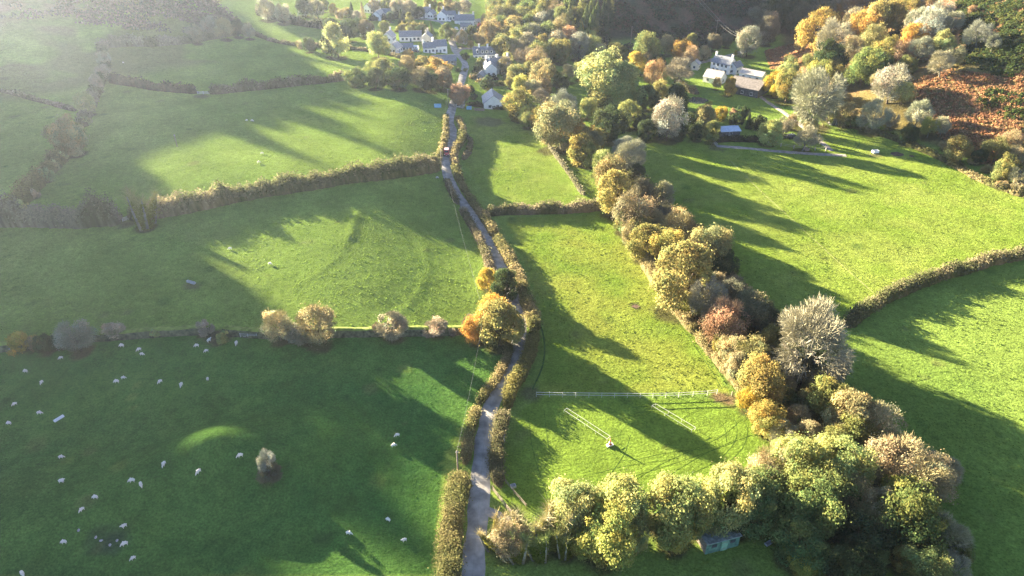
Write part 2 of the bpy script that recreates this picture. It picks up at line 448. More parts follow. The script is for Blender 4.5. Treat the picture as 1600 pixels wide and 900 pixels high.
region('farm', 'in the farm gardens', 'trees around the farm', 'x', """
890 114 24 B grey;910 106 28 L pale;927 102 32 L pale;952 122 64 L pale;975 132 54 L pale;980 153 32 L pale;997 97 28 L yellow;1009 93 18 M tan;1020 115 32 M rust;1016 71 40 L green
1042 68 26 M tan;1066 76 28 L orange;1082 63 20 L olive;1077 87 26 M rust;1099 81 20 M tan;1114 65 20 L blue;1136 62 18 M blue;1171 63 36 M white;1192 55 22 M grey;1149 82 8 L ygreen
1063 109 38 B pink;1011 151 30 L olive;1038 143 28 L olive;1055 156 44 L dark;1082 188 26 L green;1099 184 36 L tanol;1113 204 28 L olive;1139 134 22 L gold;1120 130 14 M tan;1105 176 26 L gold
1128 176 18 L yellow;1146 177 14 L rust;1173 185 12 C dark;1202 204 32 L pale;1224 198 24 M grey;1259 213 36 B pink;1266 198 22 M tan;952 191 46 L dark;985 176 36 L pale;1012 201 28 L dark;1045 186 50 M pink
940 82 24 M tan;960 80 24 L olive;975 82 20 L olive;918 170 24 L pale;1030 95 20 L dark;1000 185 24 L dark;1030 198 26 L dark;1150 188 22 S dark;1188 192 26 S dark;1160 178 20 S dark
1240 190 18 M brown;1060 202 24 L dark;945 160 16 L dark;1090 205 22 L dark;935 112 24 M tan;1025 155 22 L dark;1106 84 14 M blue""")
region('hillwood', 'in the right hillside wood', 'trees of the hillside wood', 'x', """
1280 50 50 L gold;1309 60 46 B white;1311 25 30 L orange;1336 30 34 M grey;1349 43 42 L orange;1373 32 46 L gold;1400 22 42 L goldol;1369 62 36 M tanol;1338 73 30 M tan;1353 99 48 L green;1302 90 42 L dark;1269 98 28 M olive
1235 103 30 L pale;1233 131 42 L goldol;1209 130 30 L yellow;1278 116 38 L ygreen;1315 114 28 L goldol;1275 151 78 B grey;1251 134 36 B grey;1322 178 28 M tan;1324 153 16 M tan;1393 74 40 L goldol;1431 58 32 L orange
1436 76 36 B white;1410 82 30 M rust;1476 64 32 L pale;1449 38 44 M white;1470 20 36 M white;1489 33 28 B white;1431 34 34 M white;1531 54 34 B white;1554 64 22 B white;1475 98 36 B grey;1492 88 28 B blue;1395 130 46 M white
1414 143 30 M pale;1436 178 36 B white;1520 14 12 M rust;1422 208 26 L dark;1454 198 26 B ygreen;1474 198 24 B grey;1501 231 36 L goldol;1532 243 20 L dark;1560 232 32 M olive;1572 261 36 L olive;1590 275 30 B grey;1578 220 28 M tan
1368 180 42 B white;1394 188 20 B pink;1290 178 30 M olive;1425 10 34 M gold;1455 5 30 M tan;1250 70 18 M tan;1228 95 12 T olive;1385 104 24 M green;1375 125 22 M tan;1590 240 24 M tan;1418 100 26 L olive;1545 262 16 H tan;1520 250 14 H tan;1480 225 18 H tan;1345 180 22 H tan;1590 292 22 H tan
1330 190 20 S olive;1305 183 14 S dark;1565 288 16 H tan;1285 172 14 S green;1255 178 14 S olive;1300 105 30 M olive""")
# the far woods: canopy cells on a jittered grid
def scatter(poly, sx, sy, mix, wmin, wmax):
    poly = np.array(poly, float)
    out = []
    y = poly[:, 1].max(); r = 0
    rr = random.Random(int(poly.sum()))
    def inside(px, py):
        c = False; n = len(poly)
        for i in range(n):
            (x1, y1), (x2, y2) = poly[i], poly[i - 1]
            if (y1 > py) != (y2 > py) and px < (x2 - x1) * (py - y1) / (y2 - y1) + x1: c = not c
        return c
    while y > poly[:, 1].min() - 1:
        x = poly[:, 0].min() + (r % 2) * sx / 2
        while x < poly[:, 0].max():
            px, py = x + rr.uniform(-.3, .3) * sx, y + rr.uniform(-.3, .3) * sy
            if inside(px, py):
                k, c = rr.choice(mix)
                out.append("%.0f %.0f %.0f %s %s" % (px, py, rr.uniform(wmin, wmax), k, c))
            x += sx
        y -= sy; r += 1
    return "\n".join(out)
region('eastwood', 'in the wood behind the village', 'trees of the wood behind the village', 'x',
       scatter([(765, -6), (890, -6), (882, 40), (884, 88), (858, 92), (835, 78), (805, 72), (778, 66), (762, 28)], 22, 13,
               [('L', 'olive'), ('L', 'goldol'), ('M', 'tan'), ('M', 'grey'), ('L', 'pale'), ('L', 'olive'), ('M', 'tanol'), ('M', 'grey'), ('L', 'tanol'), ('L', 'green')], 24, 33))
region('conifers', 'in the far plantation', 'trees of the plantation', 'x',
       scatter([(885, -6), (962, -6), (952, 30), (940, 62), (915, 66), (885, 40)], 17, 12, [('C', 'green'), ('C', 'olive'), ('C', 'dark'), ('L', 'goldol'), ('C', 'green')], 15, 20))
region('plantfoot', 'below the far plantation', 'trees at the plantation foot', 'x', """
882 48 22 L gold;893 60 26 L rust;905 70 34 M white;925 70 30 M pale;868 74 24 L olive;902 45 22 L yellow;920 58 22 L ygreen;870 52 24 M pale;845 62 24 M grey;835 50 26 L green""")
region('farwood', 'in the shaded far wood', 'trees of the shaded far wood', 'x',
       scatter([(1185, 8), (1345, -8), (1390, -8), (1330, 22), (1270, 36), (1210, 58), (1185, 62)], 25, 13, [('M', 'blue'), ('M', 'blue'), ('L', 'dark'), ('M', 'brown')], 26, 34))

# tree positions on the ground
rt = random.Random(5)
for key, d in TREES.items():
    d['spots'] = []
    for (cx, cy, wpx, k, c, kf) in d['rows']:
        ratio = {'L': 1.12, 'M': 1.1, 'B': 1.05, 'C': 2.1, 'S': 0.8, 'H': 0.85, 'T': 1.35}[k] * kf
        hc = 4.0
        for _ in range(3):
            x, y, z, dep = at(cx, cy, hc)
            R = wpx * (0.48 if key in ('clump', 'village') else 0.575) / (FPX / dep)
            Ht = 2 * R * ratio * (0.85 if key == 'clump' else 1.0)
            hc = Ht * (0.56 if k not in 'SH' else 0.5)
        d['spots'].append((x, y, R, Ht, k, c, cx, cy, dep))

# ------------------------------------------------------------------ ground: one sheet
def axis(lo, a, b, hi, g=1.045):
    mid = list(np.arange(a, b + 0.5, 1.0))
    L = []; s = 1.0; p = a
    while p > lo: s *= g; p -= s; L.append(p)
    Rr = []; s = 1.0; p = b
    while p < hi: s *= g; p += s; Rr.append(p)
    return np.array(L[::-1] + mid + Rr)
AX = axis(-1800, -250, 290, 1800); AY = axis(-700, 38, 430, 2000)
GX, GY = np.meshgrid(AX, AY)
GZ = height(GX, GY)

def inpoly(x, y, poly):
    c = np.zeros(x.shape, bool)
    n = len(poly)
    for i in range(n):
        (x1, y1), (x2, y2) = poly[i], poly[i - 1]
        if y1 == y2: continue
        cond = ((y1 > y) != (y2 > y)) & (x < (x2 - x1) * (y - y1) / (y2 - y1) + x1)
        c ^= cond
    return c

def ground_colours():
    x, y = GX, GY
    n1 = fbm(x / 38, y / 38, 21); n2 = fbm(x / 9, y / 9, 33); n3 = fbm(x / 3.2, y / 3.2, 44, 2)
    C = np.zeros(x.shape + (3,))
    def mixc(a, b, t): return np.array(a) * (1 - t[..., None]) + np.array(b) * t[..., None]
    C[:] = mixc((0.150, 0.238, 0.042), (0.215, 0.300, 0.056), np.clip(n1 * 1.6 - 0.3, 0, 1))
    C *= (0.80 + 0.4 * n2)[..., None]
    C[..., 2] *= 1.1
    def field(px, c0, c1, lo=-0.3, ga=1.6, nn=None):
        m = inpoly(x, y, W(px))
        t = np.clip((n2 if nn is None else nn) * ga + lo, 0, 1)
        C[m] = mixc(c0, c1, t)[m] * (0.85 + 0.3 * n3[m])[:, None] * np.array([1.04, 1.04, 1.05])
    # long paddock: yellowed, rough; riding field below it mown; right field bright; sheep field darker green, the hill's shade put into its colour
    field([(790, 340), (955, 335), (1140, 612), (838, 614), (845, 560), (850, 500), (825, 430)], (0.150, 0.228, 0.032), (0.222, 0.258, 0.046), -0.4, 1.9)
    field([(838, 622), (1140, 622), (1210, 690), (1190, 740), (790, 800), (785, 700), (815, 640)], (0.140, 0.225, 0.032), (0.180, 0.265, 0.040))
    field([(1000, 210), (1190, 235), (1330, 205), (1420, 225), (1520, 275), (1600, 300), (1600, 390), (1380, 460), (1320, 500), (1215, 510), (1000, 320)],
          (0.160, 0.240, 0.034), (0.230, 0.285, 0.058))
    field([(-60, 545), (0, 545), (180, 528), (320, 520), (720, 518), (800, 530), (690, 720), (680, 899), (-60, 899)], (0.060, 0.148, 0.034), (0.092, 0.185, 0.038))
    field([(735, 180), (830, 185), (900, 240), (950, 322), (775, 325), (728, 260)], (0.150, 0.23, 0.034), (0.215, 0.27, 0.058))
    # dark wet mud below the hillock, worn patch by the gate, brown rough corner of the upper paddock
    def blot(px, py, r, c, k=0.8, sq=1.0):
        bx, by, _, _ = at(px, py)
        d = np.hypot(x - bx, (y - by) * sq) / r + (n3 - 0.5) * 0.9
        t = k * sstep((1.1 - d) / 0.5)
        C[:] = C * (1 - t[..., None]) + np.array(c) * t[..., None]
    blot(152, 842, 2.6, (0.045, 0.06, 0.045), 0.4); blot(182, 847, 2.2, (0.05, 0.06, 0.05), 0.45)
    blot(505, 840, 1.6, (0.05, 0.09, 0.03), 0.5); blot(540, 855, 1.2, (0.05, 0.09, 0.03), 0.5); blot(1133, 622, 2.6, (0.20, 0.13, 0.08), 0.9)
    blot(993, 478, 1.5, (0.05, 0.045, 0.035), 0.95); blot(765, 190, 7, (0.16, 0.15, 0.08), 0.7); blot(335, 528, 3, (0.12, 0.11, 0.06), 0.7); blot(995, 205, 6, (0.11, 0.12, 0.05), 0.5)
    rr = np.random.default_rng(4)
    def spot(bx, by, r, c, k):
        i0, i1 = np.searchsorted(AX, [bx - 2 * r, bx + 2 * r]); j0, j1 = np.searchsorted(AY, [by - 2 * r, by + 2 * r])
        if i1 - i0 < 2 or j1 - j0 < 2: return
        sl = (slice(j0, j1), slice(i0, i1))
        d = np.hypot(x[sl] - bx, y[sl] - by) / r + (n3[sl] - .5) * .9
        t = (k * sstep((1.1 - d) / .6))[..., None]
        C[sl] = C[sl] * (1 - t) + np.array(c) * t
    for _ in range(420):                                    # rushes, dung patches, trodden spots
        by = rr.uniform(60, 330); bx = rr.uniform(-.75, .75) * (by * .85 + 50)
        spot(bx, by, rr.uniform(.7, 2.4), [(0.07, 0.13, 0.03), (0.06, 0.11, 0.03), (0.15, 0.15, 0.06), (0.20, 0.27, 0.06)][rr.integers(0, 4)], rr.uniform(.2, .5))
    for gx, gy, r in ((197, 348, 4), (318, 150, 4), (1118, 232, 4), (343, 525, 3.5), (830, 616, 2.5), (806, 800, 3), (300, 446, 2.5), (1367, 243, 3)):
        p = at(gx, gy); spot(p[0], p[1], r, (0.12, 0.10, 0.06), .7)
    # moor on the left hill
    q = 0.643 * x + 0.766 * y; t_ = -0.766 * x + 0.643 * y
    mo = sstep((t_ - 405 + 30 * (n1 - 0.5)) / 40) * sstep((215 - q) / 20)
    C[:] = C * (1 - mo[..., None]) + mixc((0.10, 0.125, 0.045), (0.17, 0.12, 0.075), np.clip(n2 * 2 - 0.5, 0, 1)) * mo[..., None]
    br = 0.6 * sstep((t_ - 335) / 20) * sstep((n1 - 0.52) / 0.1) * sstep((230 - q) / 20)
    C[:] = C * (1 - br[..., None]) + np.array((0.14, 0.11, 0.06)) * br[..., None]
    # bracken on the right hill, heather and scrub on the dark hill
    dA = x - xb_right(y)
    a = sstep((dA + 2 + 6 * (n2 - 0.5)) / 7)
    brk = mixc((0.20, 0.10, 0.055), (0.30, 0.20, 0.10), np.clip(n2 * 2.2 - 0.6, 0, 1)) * (0.75 + 0.5 * n3)[..., None]
    grn = np.clip(sstep((n1 - 0.50) / 0.12), 0, 1) * 0.65
    brk = brk * (1 - grn[..., None]) + np.array((0.12, 0.13, 0.04)) * grn[..., None]
    C[:] = C * (1 - a[..., None]) + brk * a[..., None]
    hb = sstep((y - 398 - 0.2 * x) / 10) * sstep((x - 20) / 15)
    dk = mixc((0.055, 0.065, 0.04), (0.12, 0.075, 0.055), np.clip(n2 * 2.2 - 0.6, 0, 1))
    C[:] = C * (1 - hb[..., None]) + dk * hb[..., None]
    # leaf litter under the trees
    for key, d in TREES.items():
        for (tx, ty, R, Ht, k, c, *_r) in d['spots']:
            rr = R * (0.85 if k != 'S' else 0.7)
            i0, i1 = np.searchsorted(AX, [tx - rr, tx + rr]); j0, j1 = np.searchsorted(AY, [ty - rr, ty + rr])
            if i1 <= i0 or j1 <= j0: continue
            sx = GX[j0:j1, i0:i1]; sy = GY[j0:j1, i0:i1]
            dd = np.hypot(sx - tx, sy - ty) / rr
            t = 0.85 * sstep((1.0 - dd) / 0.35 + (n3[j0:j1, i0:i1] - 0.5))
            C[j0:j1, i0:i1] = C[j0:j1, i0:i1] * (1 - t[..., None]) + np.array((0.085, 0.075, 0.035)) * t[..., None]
    return C

def ground_mat():
    m, N, L = new_mat("pasture grass")
    out = N.new("ShaderNodeOutputMaterial"); d = N.new("ShaderNodeBsdfDiffuse"); d.inputs["Roughness"].default_value = 0.6
    a = N.new("ShaderNodeAttribute"); a.attribute_name = "Col"
    tc = N.new("ShaderNodeTexCoord")
    def noise(sc, det=4, rough=0.6):
        n = N.new("ShaderNodeTexNoise"); n.inputs["Scale"].default_value = sc; n.inputs["Detail"].default_value = det
        n.inputs["Roughness"].default_value = rough
        L.new(tc.outputs["Object"], n.inputs["Vector"]); return n
    nf = noise(2.6, 5, 0.7); nb = noise(0.55, 6, 0.65)
    # blades: fine light and dark, and patches of different sward
    mr = N.new("ShaderNodeMapRange"); mr.inputs[1].default_value = 0.25; mr.inputs[2].default_value = 0.75; mr.inputs[3].default_value = 0.5; mr.inputs[4].default_value = 1.5
    L.new(nf.outputs[0], mr.inputs[0])
    mr2 = N.new("ShaderNodeMapRange"); mr2.inputs[1].default_value = 0.3; mr2.inputs[2].default_value = 0.7; mr2.inputs[3].default_value = 0.8; mr2.inputs[4].default_value = 1.2
    L.new(nb.outputs[0], mr2.inputs[0])
    mm = N.new("ShaderNodeMath"); mm.operation = 'MULTIPLY'; L.new(mr.outputs[0], mm.inputs[0]); L.new(mr2.outputs[0], mm.inputs[1])
    mul = N.new("ShaderNodeVectorMath"); mul.operation = 'SCALE'
    L.new(a.outputs["Color"], mul.inputs[0]); L.new(mm.outputs[0], mul.inputs["Scale"])
    L.new(mul.outputs[0], d.inputs[0])
    # tussocks
    v = noise(1.5, 6, 0.72); v2 = noise(0.30, 3, 0.5)
    ad = N.new("ShaderNodeMath"); ad.operation = 'MULTIPLY_ADD'; ad.inputs[1].default_value = 0.7
    L.new(v2.outputs[0], ad.inputs[0]); L.new(v.outputs[0], ad.inputs[2])
    b = N.new("ShaderNodeBump"); b.inputs["Strength"].default_value = 1.0; b.inputs["Distance"].default_value = 1.0
    L.new(ad.outputs[0], b.inputs["Height"]); L.new(b.outputs[0], d.inputs["Normal"])
    L.new(d.outputs[0], out.inputs[0])
    return m

nx, ny = len(AX), len(AY)
idx = np.arange(nx * ny).reshape(ny, nx)
quads = np.stack([idx[:-1, :-1], idx[:-1, 1:], idx[1:, 1:], idx[1:, :-1]], -1).reshape(-1, 4)
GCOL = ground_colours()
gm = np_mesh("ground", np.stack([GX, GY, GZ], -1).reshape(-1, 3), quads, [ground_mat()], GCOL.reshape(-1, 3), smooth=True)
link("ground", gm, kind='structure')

# haze: one closed box of even air
hm, N, L = new_mat("haze air")
ho = N.new("ShaderNodeOutputMaterial"); pv = N.new("ShaderNodeVolumePrincipled")
pv.inputs["Color"].default_value = (0.68, 0.79, 1.0, 1)
pv.inputs["Density"].default_value = HAZE_DENSITY
pv.inputs["Anisotropy"].default_value = HAZE_G
L.new(pv.outputs[0], ho.inputs["Volume"])
zlo, zhi = float(GZ.min()) - 1.0, max(float(GZ.max()), CAM_H) + 30
mb = MB(); mb.box(((AX[0] + AX[-1]) / 2, (AY[0] + AY[-1]) / 2, (zlo + zhi) / 2), (AX[-1] - AX[0] + 20, AY[-1] - AY[0] + 20, zhi - zlo))
link("haze", mb.mesh("haze", [hm]), kind='stuff')

# ------------------------------------------------------------------ strips on the ground: lane, tracks
def strip(name, px, width, mat, lift=0.06, step=1.2, kind='structure', cols=5, wob=0.0, crown=0.05, world=None, flat=False):
    P, s = smooth_path(world or W(px), step)
    T = np.gradient(P, axis=0); T /= np.linalg.norm(T, axis=1)[:, None]
    Nn = np.stack([-T[:, 1], T[:, 0]], 1)
    us = np.linspace(-1, 1, cols)
    wl = width / 2 * (1 + wob * (vnoise(s / 4, s * 0 + 3, 5) - 0.5) * 2)
    wr = width / 2 * (1 + wob * (vnoise(s / 4, s * 0 + 9, 8) - 0.5) * 2)
    V = []
    for u in us:
        ww = np.where(u < 0, wl, wr)
        q = P + Nn * (u * ww)[:, None]
        z = height(q[:, 0], q[:, 1]) + lift + crown * (1 - u * u) - (0.12 if abs(u) == 1 else 0)
        V.append(np.column_stack([q, z]))
    V = np.stack(V, 1)
    n, c = V.shape[:2]
    ii = np.arange(n * c).reshape(n, c)
    F = np.stack([ii[:-1, 1:], ii[:-1, :-1], ii[1:, :-1], ii[1:, 1:]], -1).reshape(-1, 4)
    return link(name, np_mesh(name, V.reshape(-1, 3), F, [mat], smooth=True), kind=kind)

LANE = [(712, 82), (721, 92), (727, 102), (723, 120), (714, 148), (705, 175), (703, 190), (707, 208), (701, 232), (697, 255), (700, 275), (710, 296), (725, 318), (748, 350),
        (768, 383), (783, 415), (797, 450), (808, 485), (812, 520), (803, 560), (785, 598), (767, 637), (758, 680), (753, 730), (749, 780), (744, 835), (740, 880), (736, 940), (730, 1040)]
strip("lane", LANE, 3.7, M_ROAD, 0.10, wob=0.12)
strip("farm_track", [(751, 800), (764, 800), (780, 806), (796, 814)], 2.2, M_TRACK, 0.07, wob=0.4)
strip("grass_strip", LANE[4:], 0.42, M_MOSS, 0.125, cols=3, wob=0.7, crown=0.03)
strip("village_street", [(712, 82), (708, 70), (701, 52), (698, 42), (688, 34), (662, 30), (640, 29)], 4.0, M_ROAD, 0.12)
strip("village_street", [(712, 82), (722, 76), (745, 76), (768, 74)], 3.2, M_TRACK, 0.10)
strip("farm_road", [(1085, 100), (1110, 94), (1140, 87), (1163, 80), (1180, 72)], 4.2, M_ROAD, 0.15)
strip("farm_track", [(1183, 146), (1200, 160), (1225, 176), (1248, 193), (1275, 215), (1300, 236)], 2.6, M_TRACK, 0.06, wob=0.2)
strip("farm_track", [(1120, 228), (1160, 231), (1210, 236), (1265, 240), (1322, 243)], 3.0, M_TRACK, 0.07, wob=0.2)
for off in (0, 5.5):
    strip("wheel_track", [(1328 + off, 202), (1335 + off, 212), (1337 + off, 225), (1328 + off, 236)], 0.7, M_RUT, 0.03, cols=3, crown=0)
# worn footpath through the right hand field
strip("footpath", [(1140, 250), (1185, 295), (1240, 345), (1300, 400), (1345, 440), (1380, 470)], 0.6, M_STRAW, 0.05, cols=3, wob=0.5, crown=0)
# headland tracks in the paddocks
for off in (0, 11):
    strip("wheel_track", [(962 + off, 352), (990 + off, 395), (1030 + off, 455), (1075 + off, 525), (1112 + off, 580), (1128 + off, 608)], 0.5, M_RUT, 0.03, cols=3, crown=0, wob=0.3)
strip("grass_path", [(801, 390), (822, 440), (838, 490), (850, 530), (848, 570), (832, 608)], 1.5, M_RUT, 0.03, cols=3, crown=0, wob=0.2)
for yy in (632, 641):
    strip("wheel_track", [(985, yy + 5), (1040, yy), (1100, yy - 4), (1150, yy + 2), (1172, yy + 16)], 0.35, M_RUT, 0.03, cols=3, crown=0)
for k, pl in enumerate([[(1160, 655), (1130, 680), (1090, 700), (1040, 722), (1000, 745), (970, 760)], [(1150, 690), (1110, 705), (1060, 722), (1020, 735), (960, 752)],
                        [(1175, 680), (1120, 700), (1050, 740), (1020, 770)], [(950, 700), (975, 720), (1040, 708), (1110, 700)], [(930, 740), (980, 728), (1060, 716)],
                        [(985, 680), (975, 710), (950, 745), (930, 765)], [(1135, 640), (1150, 660), (1148, 690), (1120, 720), (1080, 740)], [(1155, 650), (1168, 670), (1160, 700), (1130, 730)],
                        [(1100, 650), (1130, 665), (1135, 690)], [(850, 640), (856, 690), (866, 740), (880, 780)], [(825, 650), (832, 700), (846, 750), (858, 785)]]):
    strip("wheel_track", pl, 0.28, M_RUT, 0.025, cols=3, crown=0)

# ------------------------------------------------------------------ foliage prototypes (unit crown radius, base at the origin)
def leaf_quads(Pc, Nrm, size, cols, rng, aspect=1.0):
    n = len(Pc)
    Nrm = Nrm / (np.linalg.norm(Nrm, axis=1)[:, None] + 1e-9)
    a = rng.normal(size=(n, 3)); a -= (a * Nrm).sum(1)[:, None] * Nrm
    a /= np.linalg.norm(a, axis=1)[:, None] + 1e-9
    b = np.cross(Nrm, a)
    s = np.asarray(size).reshape(-1, 1) * np.ones((n, 1))
    a = a * s; b = b * s * aspect
    V = np.stack([Pc - a * 0.6, Pc + b * 0.5 - a * 0.1, Pc + a * 0.6, Pc - b * 0.5 + a * 0.1], 1).reshape(-1, 3)
    F = np.arange(4 * n).reshape(n, 4)
    return V, F, np.repeat(cols, 4, axis=0)

def unit_dirs(n, rng):
    v = rng.normal(size=(n, 3)); return v / np.linalg.norm(v, axis=1)[:, None]

def crown_leaves(seed, n_lobe, n_leaf, zc, vr, leaf, low=-0.75, lobe_r=(0.20, 0.40), sparse=0.0, up=0.25):
    rng = np.random.default_rng(seed)
    d = unit_dirs(n_lobe * 3, rng); d = d[d[:, 2] > low][:n_lobe]
    rad = rng.uniform(0.34, 0.84, len(d))
    c = d * rad[:, None]
    c[:, :2] *= (1 + 0.14 * np.sin(np.arctan2(d[:, 1], d[:, 0]) * 3 + seed))[:, None]
    c[:, 2] *= vr
    lr = rng.uniform(lobe_r[0] * .6, lobe_r[1] * .92, len(d))
    w_ = lr ** 2; w_ /= w_.sum()
    li = rng.choice(len(d), n_leaf, p=w_)
    dd = unit_dirs(n_leaf, rng)
    out = d[li]
    flip = ((dd * out).sum(1) < -0.25); dd[flip] *= -1
    r = lr[li] * rng.uniform(0.5, 1.08, n_leaf) ** 0.6
    stray = rng.uniform(0, 1, n_leaf) < 0.22; r[stray] *= rng.uniform(1.0, 1.55, int(stray.sum()))
    P = c[li] + dd * r[:, None] * np.array([1, 1, 0.85])
    P[:, 2] += zc
    P[:, 2] = np.maximum(P[:, 2], 0.03)
    Nn = dd + rng.normal(scale=0.55, size=dd.shape) + np.array([0, 0, up])
    lt = rng.uniform(0.62, 1.25, len(d)); hue = rng.normal(0, 0.10, len(d))
    br = lt[li] * rng.uniform(0.8, 1.2, n_leaf)
    cols = np.stack([br * (1 + hue[li] + rng.normal(0, .08, n_leaf)), br, br * (1 - hue[li] * 0.5)], 1)
    return leaf_quads(P, Nn, leaf * rng.uniform(0.5, 1.6, n_leaf), np.clip(cols, 0.1, 3), rng), c + np.array([0, 0, zc])

def limb_tubes(mb, seed, tips, zfork, r0, sides=5):
    rr = random.Random(seed)
    lean = Vector((rr.uniform(-.05, .05), rr.uniform(-.05, .05), 0))
    top = Vector((0, 0, zfork)) + lean
    mb.tube([(0, 0, -0.08), (lean.x * .3, lean.y * .3, zfork * 0.4), top], [r0 * 1.35, r0, r0 * 0.75], 7)
    for tpt in tips:
        tpt = Vector(tpt)
        st = Vector((lean.x, lean.y, zfork * rr.uniform(0.7, 1.0)))
        mid = st.lerp(tpt, 0.5) + Vector((rr.uniform(-.06, .06), rr.uniform(-.06, .06), rr.uniform(0.0, .1)))
        mb.tube([st, mid, tpt], [r0 * 0.5, r0 * 0.3, r0 * 0.1], sides)

def twig_crown(seed, levels=(7, 4, 4, 5), zfork=0.55, H=2.0, wid=0.011, spread=1.0, fan=1.0):
    """branch skeleton -> (limb tube data, fine ribbons)"""
    rr = random.Random(seed); rng = np.random.default_rng(seed)
    segs = []                                    # start, end, radius0, radius1, level
    zc = H * 0.56
    def grow(p, d, L, r, lev):
        q = p + d * L
        segs.append((p, q, r, r * 0.6, lev))
        if lev >= len(levels): return
        for k in range(levels[lev]):
            t = rr.uniform(0.35, 1.0) if lev else rr.uniform(0.75, 1.0)
            s = p.lerp(q, t)
            a = Vector((rr.gauss(0, 1), rr.gauss(0, 1), rr.gauss(0.35, 0.8))).normalized()
            outw = Vector((s.x, s.y, (s.z - zc * 0.75))).normalized() if lev else Vector((rr.gauss(0, 1), rr.gauss(0, 1), 0.75)).normalized()
            nd = (d * 0.55 + a * 0.75 * fan + outw * 0.75).normalized()
            ln = (0.62, 0.36, 0.21, 0.13)[min(lev, 3)] * rr.uniform(0.7, 1.25)
            e = s + nd * ln
            rad = math.sqrt((e.x / spread) ** 2 + (e.y / spread) ** 2 + ((e.z - zc) / (H - zc)) ** 2)
            if rad > 1.05: ln *= 0.5
            grow(s, nd, ln, r * 0.45, lev + 1)
    grow(Vector((0, 0, -0.08)), Vector((rr.uniform(-.08, .08), rr.uniform(-.08, .08), 1)).normalized(), zfork + 0.08, 0.055, 0)
    mb = MB(); V = []; F = []; Cc = []
    fine = [s for s in segs if s[4] >= 3]
    for s in segs:
        if s[4] < 3: mb.tube([s[0], s[1]], [max(s[2], 0.006), max(s[3], 0.003)], 5)
    P0 = np.array([s[0] for s in fine]); P1 = np.array([s[1] for s in fine]); lv = np.array([s[4] for s in fine])
    d = P1 - P0
    a = np.cross(d, rng.normal(size=d.shape)); a /= np.linalg.norm(a, axis=1)[:, None] + 1e-9
    wd = (wid * np.where(lv == 3, 1.2, 0.85))[:, None]
    V = np.stack([P0 - a * wd, P0 + a * wd, P1 + a * wd * 0.45, P1 - a * wd * 0.45], 1).reshape(-1, 3)
    F = np.arange(4 * len(fine)).reshape(-1, 4)
    br = np.repeat(rng.uniform(0.7, 1.3, len(fine)), 4)
    return mb, (V, F, np.stack([br, br, br], 1)), P1[lv >= 3]

def twig_shell(seed, n, zc, vr, L=(0.08, 0.22), wid=0.0055, nl=26):
    rng = np.random.default_rng(seed)
    ld = unit_dirs(80, rng); ld = ld[ld[:, 2] > -0.65][:nl]
    lc = ld * rng.uniform(0.38, 0.74, len(ld))[:, None]; lr = rng.uniform(0.16, 0.44, len(ld))
    li = rng.choice(len(ld), n, p=lr ** 2 / (lr ** 2).sum())
    d = unit_dirs(n, rng); fl = (d * ld[li]).sum(1) < -0.2; d[fl] *= -1
    r = rng.uniform(0.35, 1.0, n)
    P0 = (lc[li] + d * (lr[li] * r)[:, None]) * np.array([1, 1, vr]) + np.array([0, 0, zc])
    d = d * .55 + ld[li] * .6
    dr = d * np.array([1, 1, .8]) + np.array([0, 0, .25]) + rng.normal(scale=.42, size=(n, 3)); dr /= np.linalg.norm(dr, axis=1)[:, None]
    P1 = P0 + dr * rng.uniform(*L, n)[:, None]
    a = np.cross(dr, rng.normal(size=(n, 3))); a /= np.linalg.norm(a, axis=1)[:, None] + 1e-9
    V = np.stack([P0 - a * wid, P0 + a * wid, P1 + a * wid * .4, P1 - a * wid * .4], 1).reshape(-1, 3)
    V[:, 2] = np.maximum(V[:, 2], 0.02)
    b = np.repeat(rng.uniform(.6, 1.25, n) * (0.75 + 0.35 * r), 4)
    return V, np.arange(4 * n).reshape(-1, 4), np.stack([b * .92, b * .95, b * .85], 1)

def join_np(parts):
    V = []; F = []; C = []; o = 0
    for v, f, c in parts:
        V.append(v); F.append(f + o); C.append(c); o += len(v)
    return np.concatenate(V), np.concatenate(F), np.concatenate(C)

PROTO = {}
def add_proto(kind, trunk, crown_parts, mats, bark):
    V, F, C = join_np([p[0] for p in crown_parts])
    mi = np.concatenate([np.full(len(p[0][1]), p[1]) for p in crown_parts])
    cm = np_mesh("crown", V, F, mats, C, mi)
    tm = trunk.mesh("trunk", [bark], smooth=True)
    zs = V[:, 2]; top = float(np.percentile(zs, 99.5)); rad = float(np.percentile(np.hypot(V[:, 0], V[:, 1]), 97))
    PROTO.setdefault(kind, []).append((tm, cm, top, rad))

for sd in range(4):                                       # leafy crowns
    lv, tips = crown_leaves(100 + sd, 72, 17000, 0.96, 0.90 + 0.06 * (sd % 2), 0.043, low=-0.97)
    t = MB(); limb_tubes(t, sd, tips[:9], 0.50, 0.055)
    add_proto('L', t, [(lv, 0)], [M_LEAF], M_BARK)
for sd in range(3):                                       # half-bare: twigs and thin leaf
    t, tw, ends = twig_crown(200 + sd, (6, 4, 4, 5))
    lv, tips = crown_leaves(210 + sd, 40, 8000, 0.98, 0.90, 0.036, low=-0.92, lobe_r=(0.26, 0.42))
    add_proto('M', t, [(tw, 1), (twig_shell(220 + sd, 4500, 1.0, .88, wid=.006, nl=18), 1), (lv, 0)], [M_LEAF, M_TWIG], M_BARK)
for sd in range(3):                                       # bare
    t, tw, ends = twig_crown(300 + sd, (8, 5, 5, 6), fan=1.0, wid=0.006)
    add_proto('B', t, [(tw, 0), (twig_shell(320 + sd, 13000, 1.02, .9, L=(.06, .17), wid=.0048), 0)], [M_TWIG], M_TREEBARK)
